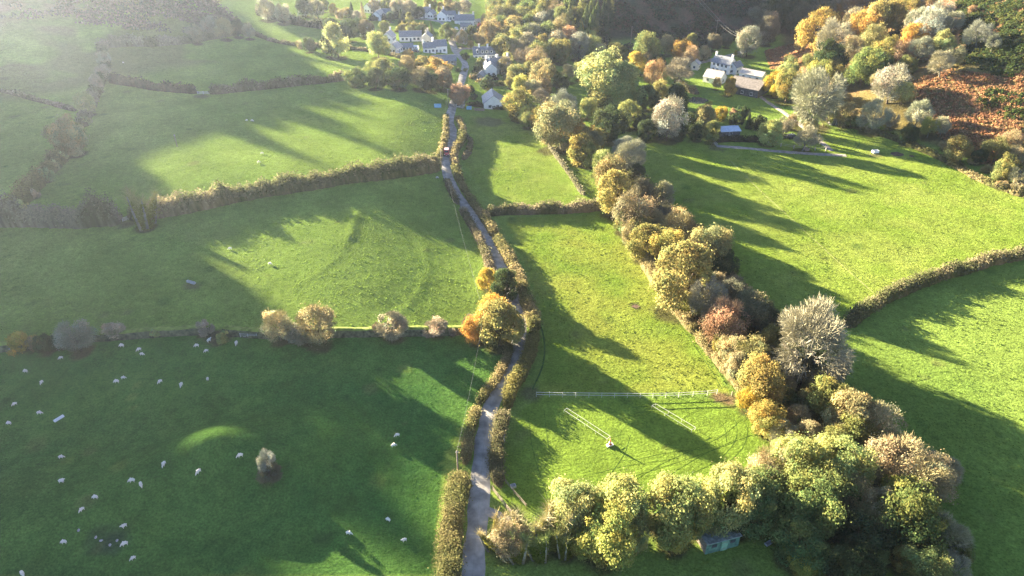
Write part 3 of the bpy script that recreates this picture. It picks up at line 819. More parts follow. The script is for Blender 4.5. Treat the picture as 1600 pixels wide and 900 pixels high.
for sd in range(2):                                       # conifer
    rng = np.random.default_rng(400 + sd); n = 6500
    h = rng.uniform(0.0, 1, n) ** 1.25; ang = rng.uniform(0, 2 * math.pi, n)
    tier = 0.82 + 0.18 * np.sin(h * 60 + rng.uniform(0, 1) * 6)
    r = (1 - h) ** 0.85 * tier * rng.uniform(0.45, 1.0, n) ** 0.6 * (1 + 0.12 * np.sin(ang * 5 + h * 20))
    P = np.stack([np.cos(ang) * r, np.sin(ang) * r, 0.25 + h * 3.9 - r * 0.25], 1)
    Nn = np.stack([np.cos(ang), np.sin(ang), np.full(n, 0.9)], 1) + rng.normal(scale=0.4, size=(n, 3))
    b = rng.uniform(0.6, 1.35, n)
    t = MB(); t.tube([(0, 0, -0.1), (0, 0, 2), (0, 0, 4.0)], [0.09, 0.06, 0.01], 6)
    add_proto('C', t, [(leaf_quads(P, Nn, 0.085 * rng.uniform(.7, 1.3, n), np.stack([b, b, b], 1), rng, 0.8), 0)], [M_LEAF], M_BARK)
for sd in range(2):                                       # leafy bush
    lv, tips = crown_leaves(500 + sd, 34, 4200, 0.62, 0.80, 0.075, low=-0.6)
    t = MB(); limb_tubes(t, 50 + sd, tips[:6], 0.25, 0.045)
    add_proto('S', t, [(lv, 0)], [M_LEAF], M_BARK)
for sd in range(2):                                       # bare bush
    t, tw, ends = twig_crown(600 + sd, (9, 5, 5, 5), zfork=0.22, H=1.75, wid=0.014)
    lv, tips = crown_leaves(640 + sd, 16, 1800, 0.72, .8, .05, low=-.8)
    add_proto('H', t, [(tw, 0), (lv, 1), (twig_shell(620 + sd, 5500, .72, .85, wid=.009, nl=13), 0)], [M_TWIG, M_LEAF], M_BARK)
for sd in range(2):                                       # ivy-clad tall stems with upright twigs
    rng = np.random.default_rng(700 + sd); rr = random.Random(700 + sd); t = MB(); tw = []; lv = []
    for k in range(6):
        x, y = rr.uniform(-.55, .55), rr.uniform(-.55, .55); hh = rr.uniform(1.5, 2.2)
        t.tube([(x * .5, y * .5, -.05), (x * .8, y * .8, hh * .5), (x, y, hh)], [.05, .035, .012], 5)
        n = 300; z0 = rng.uniform(0.35, 1.0, n) * hh
        P0 = np.stack([x * z0 / hh + rng.normal(0, .02, n), y * z0 / hh + rng.normal(0, .02, n), z0], 1)
        d = np.stack([rng.normal(0, .38, n), rng.normal(0, .38, n), rng.uniform(.6, 1.2, n)], 1) * rng.uniform(.15, .42, n)[:, None]
        a = np.cross(d, rng.normal(size=d.shape)); a /= np.linalg.norm(a, axis=1)[:, None]
        V = np.stack([P0 - a * .006, P0 + a * .006, P0 + d + a * .002, P0 + d - a * .002], 1).reshape(-1, 3)
        b = np.repeat(rng.uniform(.8, 1.35, n), 4)
        tw.append((V, np.arange(4 * n).reshape(-1, 4), np.stack([b, b, b], 1)))
        n = 800; z = rng.uniform(0, 0.85, n) * hh; an = rng.uniform(0, 6.28, n)
        r = 0.20 * (1.15 - z / hh) * rng.uniform(.5, 1.2, n)
        P = np.stack([x * z / hh + np.cos(an) * r, y * z / hh + np.sin(an) * r, z], 1)
        b = rng.uniform(.5, 1.0, n)
        lv.append(leaf_quads(P, np.stack([np.cos(an), np.sin(an), an * 0 + .4], 1) + rng.normal(scale=.4, size=(n, 3)), .05 * rng.uniform(.7, 1.3, n), np.stack([b * .75, b * .85, b * .35], 1), rng))
    add_proto('T', t, [(join_np(tw), 1), (join_np(lv), 0)], [M_LEAF, M_TWIG], M_TREEBARK)

ORD = ['', 'first', 'second', 'third', 'fourth', 'fifth', 'sixth', 'seventh', 'eighth', 'ninth', 'tenth', 'eleventh', 'twelfth', 'thirteenth', 'fourteenth', 'fifteenth', 'sixteenth',
       'seventeenth', 'eighteenth', 'nineteenth', 'twentieth']
NUM = ['no', 'one', 'two', 'three', 'four', 'five', 'six', 'seven', 'eight', 'nine', 'ten', 'eleven', 'twelve', 'thirteen', 'fourteen', 'fifteen', 'sixteen', 'seventeen', 'eighteen', 'nineteen', 'twenty']
NAME = {'L': 'broadleaf_tree', 'M': 'half_bare_tree', 'B': 'bare_tree', 'C': 'conifer_tree', 'S': 'leafy_bush', 'H': 'bare_bush', 'T': 'ivy_clad_tree'}
rt = random.Random(9)
for key, d in TREES.items():
    cls = {}
    for sp in d['spots']:
        cls.setdefault((sp[4], sp[5]), []).append(sp)
    for (k, c), L_ in cls.items():
        L_.sort(key=lambda s: s[6] if d['order'] == 'x' else s[7])
        col, word = PAL[c]
        n = len(L_)
        for i, (x, y, R, Ht, k, c, cx, cy, dep) in enumerate(L_):
            tm, cm, top, rad = rt.choice(PROTO[k])
            o = empty(NAME[k], (x, y, H1(x, y) - 0.05), rt.uniform(0, 6.28))
            if k in 'SH': R *= rt.uniform(.85, 1.15); Ht *= rt.uniform(.8, 1.15)
            sxy = R / rad * rt.uniform(0.96, 1.04); sz = Ht / top
            o.scale = (sxy * rt.uniform(.86, 1.14), sxy * rt.uniform(.86, 1.14), sz * rt.uniform(.92, 1.1))
            o.rotation_euler = (rt.uniform(-.12, .12), rt.uniform(-.12, .12), o.rotation_euler.z)
            link("trunk", tm, o)
            cr = link("crown", cm, o)
            j = rt.uniform(0.85, 1.15)
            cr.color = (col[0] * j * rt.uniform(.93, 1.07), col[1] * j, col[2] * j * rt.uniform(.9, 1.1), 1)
            base = "%s %s %s" % (word, KIND[k], d['phrase'])
            if n == 1: lab = "the only " + base
            elif n == 2: lab = base + ", " + (("left" if i == 0 else "right") if d['order'] == 'x' else ("farther" if i == 0 else "nearer")) + " of two"
            else:
                e = ("from left" if d['order'] == 'x' else 'from far end')
                lab = base + ", " + ORD[i + 1] + " " + e
            cat = 'bush' if k in 'SH' else 'tree'
            tag(o, lab, cat, d['group'])

# ------------------------------------------------------------------ hedges, scrub
HP = {'olive2': [(.15, .145, .075), (.095, .115, .045), (.24, .21, .125)],
      'brown': [(.17, .15, .085), (.105, .115, .05), (.23, .195, .125)], 'tan': [(.29, .24, .125), (.21, .19, .08), (.13, .14, .055)],
      'green': [(.075, .105, .032), (.11, .13, .045), (.05, .08, .03)], 'grey': [(.22, .21, .14), (.18, .175, .10), (.11, .12, .055)],
      'olive': [(.17, .16, .055), (.23, .20, .07), (.10, .11, .04)], 'dark': [(.045, .055, .030), (.07, .06, .04), (.03, .045, .025)]}
def hedge(pts, wid, hgt, pal, label, seed=1, world=None, name="hedgerow", cat="hedge", group="field hedges", rag=0.55, dens=1.0):
    rng = np.random.default_rng(seed)
    P, s = smooth_path(world or W(pts), 0.6)
    T = np.gradient(P, axis=0); T /= np.linalg.norm(T, axis=1)[:, None] + 1e-9
    Nn = np.stack([-T[:, 1], T[:, 0]], 1)
    n = len(P); c = 9
    hv = hgt * (1 + rag * 2 * (fbm(s / 5, s * 0, seed) - 0.5) + 0.6 * rag * (vnoise(s / 1.3, s * 0, seed + 3) - 0.5))
    wv = wid * (1 + 0.6 * (fbm(s / 6, s * 0 + 7, seed + 5) - 0.5))
    end = np.minimum(1, np.minimum(np.arange(n), np.arange(n)[::-1]) / 3.0 + 0.25)
    hv *= end; wv *= end
    th = np.linspace(0, math.pi, c)
    V = []; K = []
    for t in th:
        u = math.cos(t); z = math.sin(t) ** 0.6
        jit = 1 + 0.22 * (vnoise(s / 0.9, s * 0 + t * 3, seed + 11) - 0.5) * 2
        q = P + Nn * (u * wv * 0.46 * jit)[:, None]
        zz = height(q[:, 0], q[:, 1]) - 0.15 + z * hv * 0.88 * jit
        V.append(np.column_stack([q, zz]))
    V = np.stack(V, 1)
    ii = np.arange(n * c).reshape(n, c)
    F = np.stack([ii[:-1, :-1], ii[:-1, 1:], ii[1:, 1:], ii[1:, :-1]], -1).reshape(-1, 4)
    pc = np.array(HP[pal])
    nz = fbm(s / 7, s * 0 + 2, seed + 21)
    def colour(sidx, m):
        v = np.clip(nz[sidx] * 2.4 - 0.7 + rng.normal(0, 0.22, m), 0, 0.999) * (len(pc) - 1)
        i = v.astype(int); f = (v - i)[:, None]
        return (pc[i] * (1 - f) + pc[np.minimum(i + 1, len(pc) - 1)] * f) * rng.uniform(0.72, 1.3, m)[:, None]
    Cc = colour(np.repeat(np.arange(n), c), n * c) * 0.8
    dep = float(np.median(np.hypot(P[:, 0], P[:, 1]))) * 0.9 + 30
    leaf = float(np.clip(dep / 692 * 1.25, 0.22, 0.7))
    m = int(min(26000, dens * s[-1] * (wid + 2 * hgt) * 1.9 / leaf ** 2))
    si = rng.integers(0, n, m); t = np.arccos(rng.uniform(-1, 1, m))
    u = np.cos(t); z = np.sin(t) ** 0.6
    ro = rng.uniform(0.72, 1.28, m)
    q = P[si] + Nn[si] * (u * wv[si] * 0.5 * ro)[:, None] + rng.normal(0, 0.3, (m, 2))
    zz = height(q[:, 0], q[:, 1]) + z * hv[si] * ro * rng.uniform(.9, 1.05, m)
    Pq = np.column_stack([q, zz])
    nr = np.column_stack([Nn[si] * u[:, None], z]) + rng.normal(scale=0.6, size=(m, 3))
    lq = leaf_quads(Pq, nr, leaf * rng.uniform(.6, 1.3, m), colour(si, m), rng)
    V2, F2, C2 = join_np([(V.reshape(-1, 3), F, Cc), lq])
    o = link(name, np_mesh(name, V2, F2, [M_LEAF], C2))
    tag(o, label, cat, group)
    return o

hedge([(-40, 352), (0, 350), (60, 350), (120, 350), (190, 347)], 5.5, 6.5, 'grey', "pale grey overgrown hedge left of the gateway between the two left fields", 1, rag=.6)
hedge([(203, 343), (240, 338), (300, 328), (360, 315), (440, 300), (520, 288), (600, 277), (660, 268), (686, 262)], 4.6, 4.8, 'olive2', "long thick brown hedge running from gateway to lane across the left fields", 2, rag=.55)
hedge([(22, 335), (50, 303), (80, 268), (105, 240), (125, 208)], 4.5, 4.2, 'olive', "sunlit olive hedge climbing the left edge, lower length", 3)
hedge([(128, 200), (138, 175), (150, 150), (160, 125), (165, 100), (160, 80), (166, 70)], 4.2, 3.0, 'grey', "hazy grey hedge climbing past the lone trees on the left", 4)
hedge([(168, 72), (210, 70), (260, 69), (320, 62), (370, 52), (398, 50)], 5.0, 3.5, 'grey', "hazy hedge along the top edge of the upper left field", 5)
hedge([(172, 128), (200, 133), (240, 140), (308, 146)], 3.0, 3.2, 'dark', "short dark hedge left of the small gateway in the far left field", 6)
hedge([(328, 147), (380, 142), (440, 136), (500, 130), (545, 124)], 3.2, 3.4, 'brown', "dark brown hedge right of the small gateway below the far field", 7)
hedge([(0, 142), (30, 150), (70, 161), (118, 174)], 2.0, 1.4, 'brown', "thin scrubby boundary line at the far left edge", 8)
hedge([(398, 55), (430, 66), (470, 72), (540, 76), (600, 84), (628, 92)], 2.2, 1.6, 'brown', "low field hedge below the round pale tree by the village", 9)
hedge([(402, 22), (440, 33), (480, 41), (530, 47), (560, 50)], 5, 4, 'dark', "dark broad hedge below the caravans at the top of the picture", 10)
hedge([(575, 33), (600, 31), (630, 29), (652, 29)], 2.5, 3.0, 'dark', "clipped dark hedge below the white houses at the top", 11)
hedge([(618, 50), (640, 47), (670, 47)], 3.0, 3.0, 'olive', "garden hedge behind the long slate roofs of the village", 12)
hedge([(697, 182), (697, 200), (697, 212), (691, 235), (684, 254)], 2.2, 1.7, 'tan', "clipped tan hedge on the lane's left beside the red van", 13, group="lane hedges", rag=.32)
hedge([(698, 285), (705, 302), (716, 320)], 2.2, 1.8, 'brown', "short brown hedge on the left of the lane's upper bend", 14, group="lane hedges", rag=.32)
hedge([(722, 330), (735, 352), (748, 375), (757, 395), (766, 420), (772, 440)], 2.4, 1.9, 'brown', "brown hedge on the lane's left above the yellow bush", 15, group="lane hedges", rag=.32)
hedge([(797, 540), (792, 562), (778, 590), (760, 615), (748, 634)], 1.8, 1.4, 'tan', "thin tan hedge on the lane's left below the orange tree", 16, group="lane hedges", rag=.32)
hedge([(744, 640), (738, 665), (732, 690), (727, 725)], 2.4, 2.0, 'tan', "ragged tan hedge on the lane's left beside the middle straight", 17, group="lane hedges", rag=.32)
hedge([(722, 745), (714, 775), (708, 810), (704, 850), (702, 900), (700, 960)], 3.6, 2.6, 'tan', "thick straw-topped hedge on the lane's left at the bottom", 18, group="lane hedges", rag=.32)
hedge([(715, 186), (723, 205), (721, 222), (711, 240), (712, 262), (720, 288)], 2.6, 1.9, 'tan', "clipped tan hedge on the lane's right opposite the red van", 19, group="lane hedges", rag=.32)
hedge([(722, 292), (738, 318), (758, 345), (775, 372)], 2.6, 1.9, 'tan', "tan hedge on the lane's right along the upper bend", 20, group="lane hedges", rag=.32)
hedge([(776, 376), (792, 402), (806, 428), (818, 462)], 3.0, 2.4, 'tan', "tan hedge on the lane's right above the orange tree", 21, group="lane hedges", rag=.32)
hedge([(820, 468), (830, 495), (837, 520)], 3.2, 2.8, 'tan', "golden brown hedge on the lane's right across from the orange tree", 22, group="lane hedges", rag=.32)
hedge([(835, 525), (828, 555), (815, 585), (800, 612), (792, 640)], 3.2, 2.6, 'olive', "olive hedge on the lane's right above the white rail fence", 23, group="lane hedges", rag=.32)
hedge([(788, 648), (780, 680), (776, 710), (776, 740), (780, 760)], 2.8, 2.2, 'brown', "squared brown hedge on the lane's right beside the riding field", 24, group="lane hedges", rag=.32)
hedge([(728, 212), (735, 222), (732, 240), (724, 250)], 2.0, 1.2, 'brown', "low reddish scrub behind the lane hedge at the red van", 25, rag=.5)
hedge([(758, 336), (800, 333), (860, 332), (910, 329), (948, 326)], 3.4, 2.8, 'brown', "dark hedge across between upper paddock and long paddock", 26)
hedge([(848, 212), (870, 245), (892, 275), (912, 305)], 1.6, 1.0, 'grey', "weedy grey ditch line curving down the upper paddock", 27, rag=.6, dens=.4)
hedge([(1322, 512), (1350, 488), (1390, 465), (1440, 443), (1490, 428), (1545, 412), (1600, 400), (1660, 385)], 3.4, 2.7, 'olive2', "long grey-brown hedge between the two right hand fields", 28)
hedge([(1335, 200), (1380, 212), (1425, 228), (1480, 254), (1540, 286), (1600, 308)], 3.0, 1.5, 'tan', "straggling tan scrub along the foot of the bracken hill", 29, rag=.7, dens=.6)
hedge([(745, 128), (765, 133), (790, 134)], 2.5, 2.2, 'tan', "tan garden hedge between the two white lane houses", 30, group="village hedges")
hedge([(738, 122), (760, 124), (778, 125)], 2.0, 2.2, 'dark', "dark clipped hedge below the chimneyed white house", 31, group="village hedges")
hedge([(730, 164), (755, 168), (790, 171), (802, 172)], 2.0, 1.6, 'dark', "dark hedge in front of the white bungalow", 32, group="village hedges")
hedge([(905, 92), (935, 88), (965, 90), (990, 88)], 4.0, 4.0, 'olive', "olive scrub hedge under the dark far slope", 33, group="farm hedges")
hedge([(1072, 210), (1062, 198), (1068, 190)], 1.5, 1.2, 'tan', "short tan hedge by the farm garden corner", 34, group="farm hedges")
hedge([(1110, 222), (1150, 220), (1195, 222)], 3.0, 1.8, 'dark', "low dark hedge above the stony farm track", 35, group="farm hedges")
hedge([(1055, 128), (1075, 142), (1090, 148)], 3.0, 2.0, 'brown', "brown garden shrubbery above the farm pond", 36, group="farm hedges")

SR = "scrub along the stream"
hedge([(930, 252), (942, 300), (962, 335), (985, 372), (1005, 410)], 3.5, 3.0, 'olive', "olive scrub edging the stream trees beside the upper paddock corner", 41, group=SR, rag=.8)
hedge([(1005, 410), (1030, 450), (1062, 490), (1090, 525)], 3.0, 2.4, 'tan', "tan scrub edging the stream trees beside the round gold-olive tree", 42, group=SR, rag=.8)
hedge([(1090, 525), (1120, 560), (1150, 600), (1168, 622)], 3.0, 2.4, 'tan', "tan scrub edging the stream trees above the timber gate", 43, group=SR, rag=.8)
hedge([(1172, 640), (1196, 668), (1216, 695), (1228, 715)], 3.0, 2.2, 'tan', "tan scrub edging the riding field's right side", 44, group=SR, rag=.8)
hedge([(985, 290), (1030, 335), (1080, 385), (1130, 440)], 4.5, 4.5, 'brown', "dark scrub on the far side of the stream trees, upper length", 45, group=SR, rag=.7)
hedge([(1130, 440), (1180, 495), (1225, 545), (1265, 600)], 4.5, 4.5, 'brown', "dark scrub on the far side of the stream trees, lower length", 46, group=SR, rag=.7)
hedge([(845, 200), (868, 214), (900, 228), (922, 250)], 3.5, 3.0, 'brown', "brown scrub under the stream trees above the upper paddock", 47, group=SR, rag=.7)
hedge([(1000, 205), (1030, 208), (1062, 210)], 3.0, 3.0, 'dark', "dark hedge under the garden trees at the right field's top", 48, group="farm hedges", rag=.6)

# grassy field banks either side of the gateway above the sheep field
def bank(pts, wid, hgt, label, seed):
    P, s = smooth_path(W(pts), 0.7)
    T = np.gradient(P, axis=0); T /= np.linalg.norm(T, axis=1)[:, None]
    Nn = np.stack([-T[:, 1], T[:, 0]], 1)
    if Nn[0, 1] > 0: Nn = -Nn                                     # towards the camera
    prof = [(-0.5, 0), (-0.38, .55), (-0.2, .95), (0.1, 1.0), (0.24, .9), (0.34, .45), (0.42, 0.0)]
    n = len(P); V = []
    hv = hgt * (1 + .5 * (fbm(s / 5, s * 0, seed) - .5))
    for u, z in prof:
        jit = .18 * (vnoise(s / 0.8, s * 0 + u * 9, seed) - .5)
        q = P + Nn * ((u + jit * .4) * wid)[:, None]
        V.append(np.column_stack([q, height(q[:, 0], q[:, 1]) - .08 + z * hv * (1 + jit)]))
    V = np.stack(V, 1); c = len(prof)
    ii = np.arange(n * c).reshape(n, c)
    F = np.stack([ii[:-1, :-1], ii[1:, :-1], ii[1:, 1:], ii[:-1, 1:]], -1)
    mi = np.zeros(F.shape[:2], int); mi[:, 4:] = 1
    me = np_mesh("field_bank", V.reshape(-1, 3), F.reshape(-1, 4), [M_BANKGRASS, M_BANKSTONE], None, mi.ravel(), True)
    o = tag(link("field_bank", me), label, "bank", "banks above the sheep field")
M_BANKGRASS = surf("bank grass", (0.17, 0.22, 0.045), 0.95, 0.35, 0.9, 0.1, 0.15, 1.6)
bank([(-30, 546), (30, 543), (90, 536), (150, 529), (220, 524), (280, 520), (332, 518)], 3.2, 1.7, "grass-topped stone bank from the left edge to the gateway", 3)
bank([(352, 520), (420, 524), (480, 524), (560, 522), (640, 521), (730, 518)], 3.2, 1.7, "grass-topped stone bank from the gateway to the orange tree", 4)

# scrub that nobody could count: gorse, bracken, the moor and the dark hill
def scrub(name, polys, n, size, hgt, cols, seed, leafn, leaf, keep=None):
    rng = np.random.default_rng(seed)
    base = []
    for poly in polys:
        pw = np.array(W(poly)); lo = pw.min(0); hi = pw.max(0)
        pts = rng.uniform(lo, hi, (n * 6, 2))
        m = inpoly(pts[:, 0], pts[:, 1], [tuple(p) for p in pw])
        pts = pts[m]
        nn = fbm(pts[:, 0] / 13, pts[:, 1] / 13, seed + 2)
        if keep: pts = pts[nn > keep]
        base.append(pts[:n])
    B = np.concatenate(base); k = len(B)
    sz = size * rng.uniform(.55, 1.35, k)
    g = height(B[:, 0], B[:, 1])
    bi = np.repeat(np.arange(k), leafn); m = len(bi)
    d = unit_dirs(m, rng); d[:, 2] = np.abs(d[:, 2])
    P = np.column_stack([B[bi] + d[:, :2] * sz[bi][:, None], g[bi] + d[:, 2] * hgt * sz[bi] / size * rng.uniform(.7, 1.1, m)])
    c = np.array(cols); cc = c[rng.integers(0, len(c), k)][bi] * rng.uniform(.65, 1.3, m)[:, None]
    V, F, C = leaf_quads(P, d + rng.normal(scale=.5, size=d.shape), leaf * rng.uniform(.7, 1.3, m), cc, rng)
    return link(name, np_mesh(name, V, F, [M_LEAF], C), kind='stuff')

tag(scrub("gorse", [[(1490, 0), (1600, 0), (1600, 120), (1560, 120), (1510, 100), (1480, 110), (1505, 60)]],
          560, 1.5, 1.7, [(.05, .075, .025), (.07, .09, .03), (.10, .11, .035), (.04, .06, .025)], 61, 55, 0.55), "dark gorse bushes covering the top of the right hill", "gorse")
tag(scrub("gorse", [[(1545, 140), (1600, 150), (1600, 185), (1560, 190), (1530, 160)]], 42, 1.4, 1.6, [(.05, .075, .025), (.08, .10, .03)], 71, 55, 0.55),
    "small dark gorse patch amid the rust bracken", "gorse")
tag(scrub("bracken", [[(1435, 175), (1420, 130), (1470, 110), (1560, 120), (1600, 110), (1600, 290), (1540, 260), (1470, 215)], [(1195, 80), (1260, 62), (1290, 80), (1230, 110), (1205, 108)]],
          2600, 0.9, 0.7, [(.36, .19, .10), (.30, .15, .08), (.40, .26, .14), (.27, .19, .09)], 62, 9, 0.55), "rust-coloured bracken on the right hillside", "bracken")
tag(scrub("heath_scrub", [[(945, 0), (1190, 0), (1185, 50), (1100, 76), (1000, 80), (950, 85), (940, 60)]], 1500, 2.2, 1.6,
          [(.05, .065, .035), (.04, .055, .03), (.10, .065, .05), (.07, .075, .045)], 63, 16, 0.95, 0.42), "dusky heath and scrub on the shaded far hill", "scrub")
tag(scrub("moor_scrub", [[(0, 0), (335, 0), (375, 38), (300, 52), (200, 45), (90, 30), (0, 28)]], 1100, 2.4, 1.7,
          [(.14, .115, .085), (.10, .10, .06), (.17, .13, .10), (.12, .12, .08)], 64, 14, 0.9, 0.40), "hazy brown scrub on the upper left moor", "scrub")
def tussocks():
    rng = np.random.default_rng(88)
    n = 230000
    x = rng.uniform(-210, 235, n); y = rng.uniform(50, 400, n)
    dep = y * _cp + CAM_H * _sp
    dens = 0.30 + 0.9 * np.clip(fbm(x / 17, y / 17, 91) * 2.2 - 0.6, 0, 1)
    ok = (np.abs(x) < dep * .80) & (rng.uniform(0, 1, n) < dens * .62) & (x < xb_right(y) - 3)
    for mown in ([(838, 620), (1145, 620), (1225, 700), (1190, 745), (790, 805), (770, 760), (800, 660)],):
        ok &= ~inpoly(x, y, W(mown))
    lane = np.array(W(LANE)); ok &= seg_dist(x, y, [tuple(p) for p in lane]) > 2.6
    x, y = x[ok], y[ok]; n = len(x)
    z = height(x, y)
    sz = rng.uniform(.10, .24, n) * (0.8 + .6 * fbm(x / 6, y / 6, 15))
    shp = inpoly(x, y, W([(-60, 545), (0, 545), (320, 520), (800, 530), (690, 720), (680, 899), (-60, 899)]))
    sz[shp] *= .6
    parts = []
    ix = np.clip(np.searchsorted(AX, x), 0, nx - 1); iy = np.clip(np.searchsorted(AY, y), 0, ny - 1)
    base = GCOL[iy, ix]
    for k in range(2):
        nr = rng.normal(size=(n, 3)) * np.array([1, 1, .25])
        P = np.column_stack([x, y, z + sz * .35])
        c = base * rng.uniform(.7, 1.1, (n, 1))
        parts.append(leaf_quads(P, nr, sz, c, rng, 1.7))
    V, F, C = join_np(parts)
    tag(link("grass", np_mesh("grass", V, F, [M_LEAF], C), kind='stuff'), "rough tussocky pasture grass across the fields", "grass")
tussocks()

# woodland on the crest to the left: its ragged top edges the hill's shadow
def crest_wood():
    rng = np.random.default_rng(77); parts = []
    for k in range(560):
        qq = rng.uniform(-140, 285); tt = CREST_T + rng.uniform(-6, 24)
        x = .643 * qq - .766 * tt; y = .766 * qq + .643 * tt
        nn = .55 * vnoise(np.array([qq / 9]), np.array([1.0]), 4)[0] + .45 * vnoise(np.array([qq / 3.5]), np.array([5.0]), 7)[0]
        if nn < 0.34: continue
        h = 3.0 + 22 * max(0, nn - .3) * rng.uniform(.5, 1.25)
        if 62 < qq < 215 and rng.uniform() < .16: h *= 1.9
        r = min(h * .33, 3.0); g = H1(x, y); n = 160
        d = unit_dirs(n, rng)
        P = np.array([x, y, g + h * .58]) + d * np.array([r, r, h * .45]) * rng.uniform(.5, 1.05, (n, 1))
        b = rng.uniform(.7, 1.3, n)
        parts.append(leaf_quads(P, d, 1.3 * rng.uniform(.7, 1.3, n), np.stack([b * .10, b * .10, b * .04], 1), rng))
    V, F, C = join_np(parts)
    tag(link("woodland", np_mesh("woodland", V, F, [M_LEAF], C), kind='stuff'), "woodland along the crest of the left hill", "woodland")
crest_wood()

# ------------------------------------------------------------------ houses
def house(px, py, Lx, Wy, wh, yaw, label, wall=M_WHITE, roof=M_SLATE, pitch=40, chim=(), name="house", cat="house", group="village houses", wins=(3, 2), door=True,
          extras=None, dormers=0, eave=0.35, gable_win=1, floors=None):
    if group == 'village houses': Lx *= .72; Wy *= .72; wh = max(2.3, wh * .85)
    elif cat == 'house': Lx *= .9; Wy *= .9
    x, y, z, dep = at(px, py)
    hs = [H1(x + dx, y + dy) for dx in (-Lx / 3, 0, Lx / 3) for dy in (-Wy / 3, 0, Wy / 3)]
    zb = min(hs) - 0.1
    t = empty(name, (x, y, zb), R_(yaw))
    rise = Wy / 2 * math.tan(R_(pitch))
    m = MB(); prof = [(-Wy / 2, -.3), (Wy / 2, -.3), (Wy / 2, wh), (0, wh + rise), (-Wy / 2, wh)]
    m.prism(prof, -Lx / 2, Lx / 2)
    m.v = [(p[1], -p[0], p[2]) for p in m.v]
    m.f = [tuple(f) for f in m.f]
    link("wall", m.mesh("wall", [wall]), t)
    r = MB(); th = 0.18; ov = eave; sl = rise / (Wy / 2)
    for s in (-1, 1):
        y0, y1 = 0.0, s * (Wy / 2 + ov)
        z0, z1 = wh + rise + 0.03, wh - ov * sl + 0.03
        a = Lx / 2 + ov * .7
        vs = [(-a, y0, z0), (a, y0, z0), (a, y1, z1), (-a, y1, z1), (-a, y0, z0 + th), (a, y0, z0 + th), (a, y1, z1 + th), (-a, y1, z1 + th)]
        fs = [(0, 1, 2, 3), (7, 6, 5, 4), (0, 4, 5, 1), (1, 5, 6, 2), (2, 6, 7, 3), (3, 7, 4, 0)]
        if s > 0: fs = [f[::-1] for f in fs]
        r.raw(vs, fs)
    r.box((0, 0, wh + rise + th + .05), (Lx + ov * 1.2, .28, .16))
    ro = link("roof", r.mesh("roof", [roof]), t)
    for cxx in chim:
        c = MB(); zc = wh + rise
        c.box((cxx * Lx / 2 * .93, 0, zc + .35), (.95, .75, 2.2), 0)
        c.box((cxx * Lx / 2 * .93, 0, zc + 1.52), (1.1, .9, .16), 0)
        for q in (-.22, .22): c.cyl((cxx * Lx / 2 * .93 + q, 0, zc + 1.8), .13, .45, 8, 1)
        link("chimney", c.mesh("chimney", [wall, M_BROWNROOF]), ro)
    fl = floors or (2 if wh > 4 else 1)
    def window(cx, cy, cz, ww, hh, face):
        wm = MB()
        if face in 'FB':
            s = -1 if face == 'F' else 1
            wm.box((0, s * .03, 0), (ww + .16, .06, hh + .16), 0); wm.box((0, s * .045, 0), (ww, .06, hh), 1)
            wm.box((0, s * .06, 0), (.07, .06, hh), 0); wm.box((0, s * .06, -hh / 2 - .1), (ww + .3, .14, .08), 0)
        else:
            s = -1 if face == 'L' else 1
            wm.box((s * .03, 0, 0), (.06, ww + .16, hh + .16), 0); wm.box((s * .045, 0, 0), (.06, ww, hh), 1)
            wm.box((s * .06, 0, 0), (.06, .07, hh), 0); wm.box((s * .06, 0, -hh / 2 - .1), (.14, ww + .3, .08), 0)
        link("window", wm.mesh("window", [M_FRAME, M_GLASS]), t, (cx, cy, cz))
    for f in range(fl):
        zc = 1.55 + f * 2.55
        if zc + .7 > wh: break
        for i in range(wins[0]):
            xx = (-.5 + (i + .5) / wins[0]) * Lx * .88
            if door and f == 0 and i == wins[0] // 2: continue
            window(xx, -Wy / 2, zc, 1.15, 1.2, 'F')
        for i in range(wins[1] if gable_win else 0):
            yy = (-.5 + (i + .5) / wins[1]) * Wy * .8
            for s in 'LR': window((-1 if s == 'L' else 1) * Lx / 2, yy, zc, 1.1, 1.2, s)
    if door:
        dm = MB(); dm.box((0, -.035, 1.02), (1.1, .07, 2.1), 0); dm.box((0, -.055, 1.0), (.92, .07, 1.98), 1)
        xx = (-.5 + (wins[0] // 2 + .5) / max(wins[0], 1)) * Lx * .88
        link("door", dm.mesh("door", [M_FRAME, M_DOOR]), t, (xx, -Wy / 2, 0))
    for i in range(dormers):
        xx = (-.5 + (i + .5) / dormers) * Lx * .8
        dm = MB(); zz = wh + rise * .28
        dm.box((xx, -Wy / 2 * .72, zz + .35), (1.5, 1.5, 1.3), 0); dm.box((xx, -Wy / 2 * .72 - .76, zz + .35), (1.0, .04, .9), 1)
        dm.prism([(xx - .95, zz + 1.0), (xx + .95, zz + 1.0), (xx, zz + 1.7)], -Wy / 2 * .72 - .95, -Wy / 2 * .72 + 1.2, 2)
        link("dormer", dm.mesh("dormer", [M_FRAME, M_GLASS, roof]), t)
    tag(t, label, cat, group)
    return t

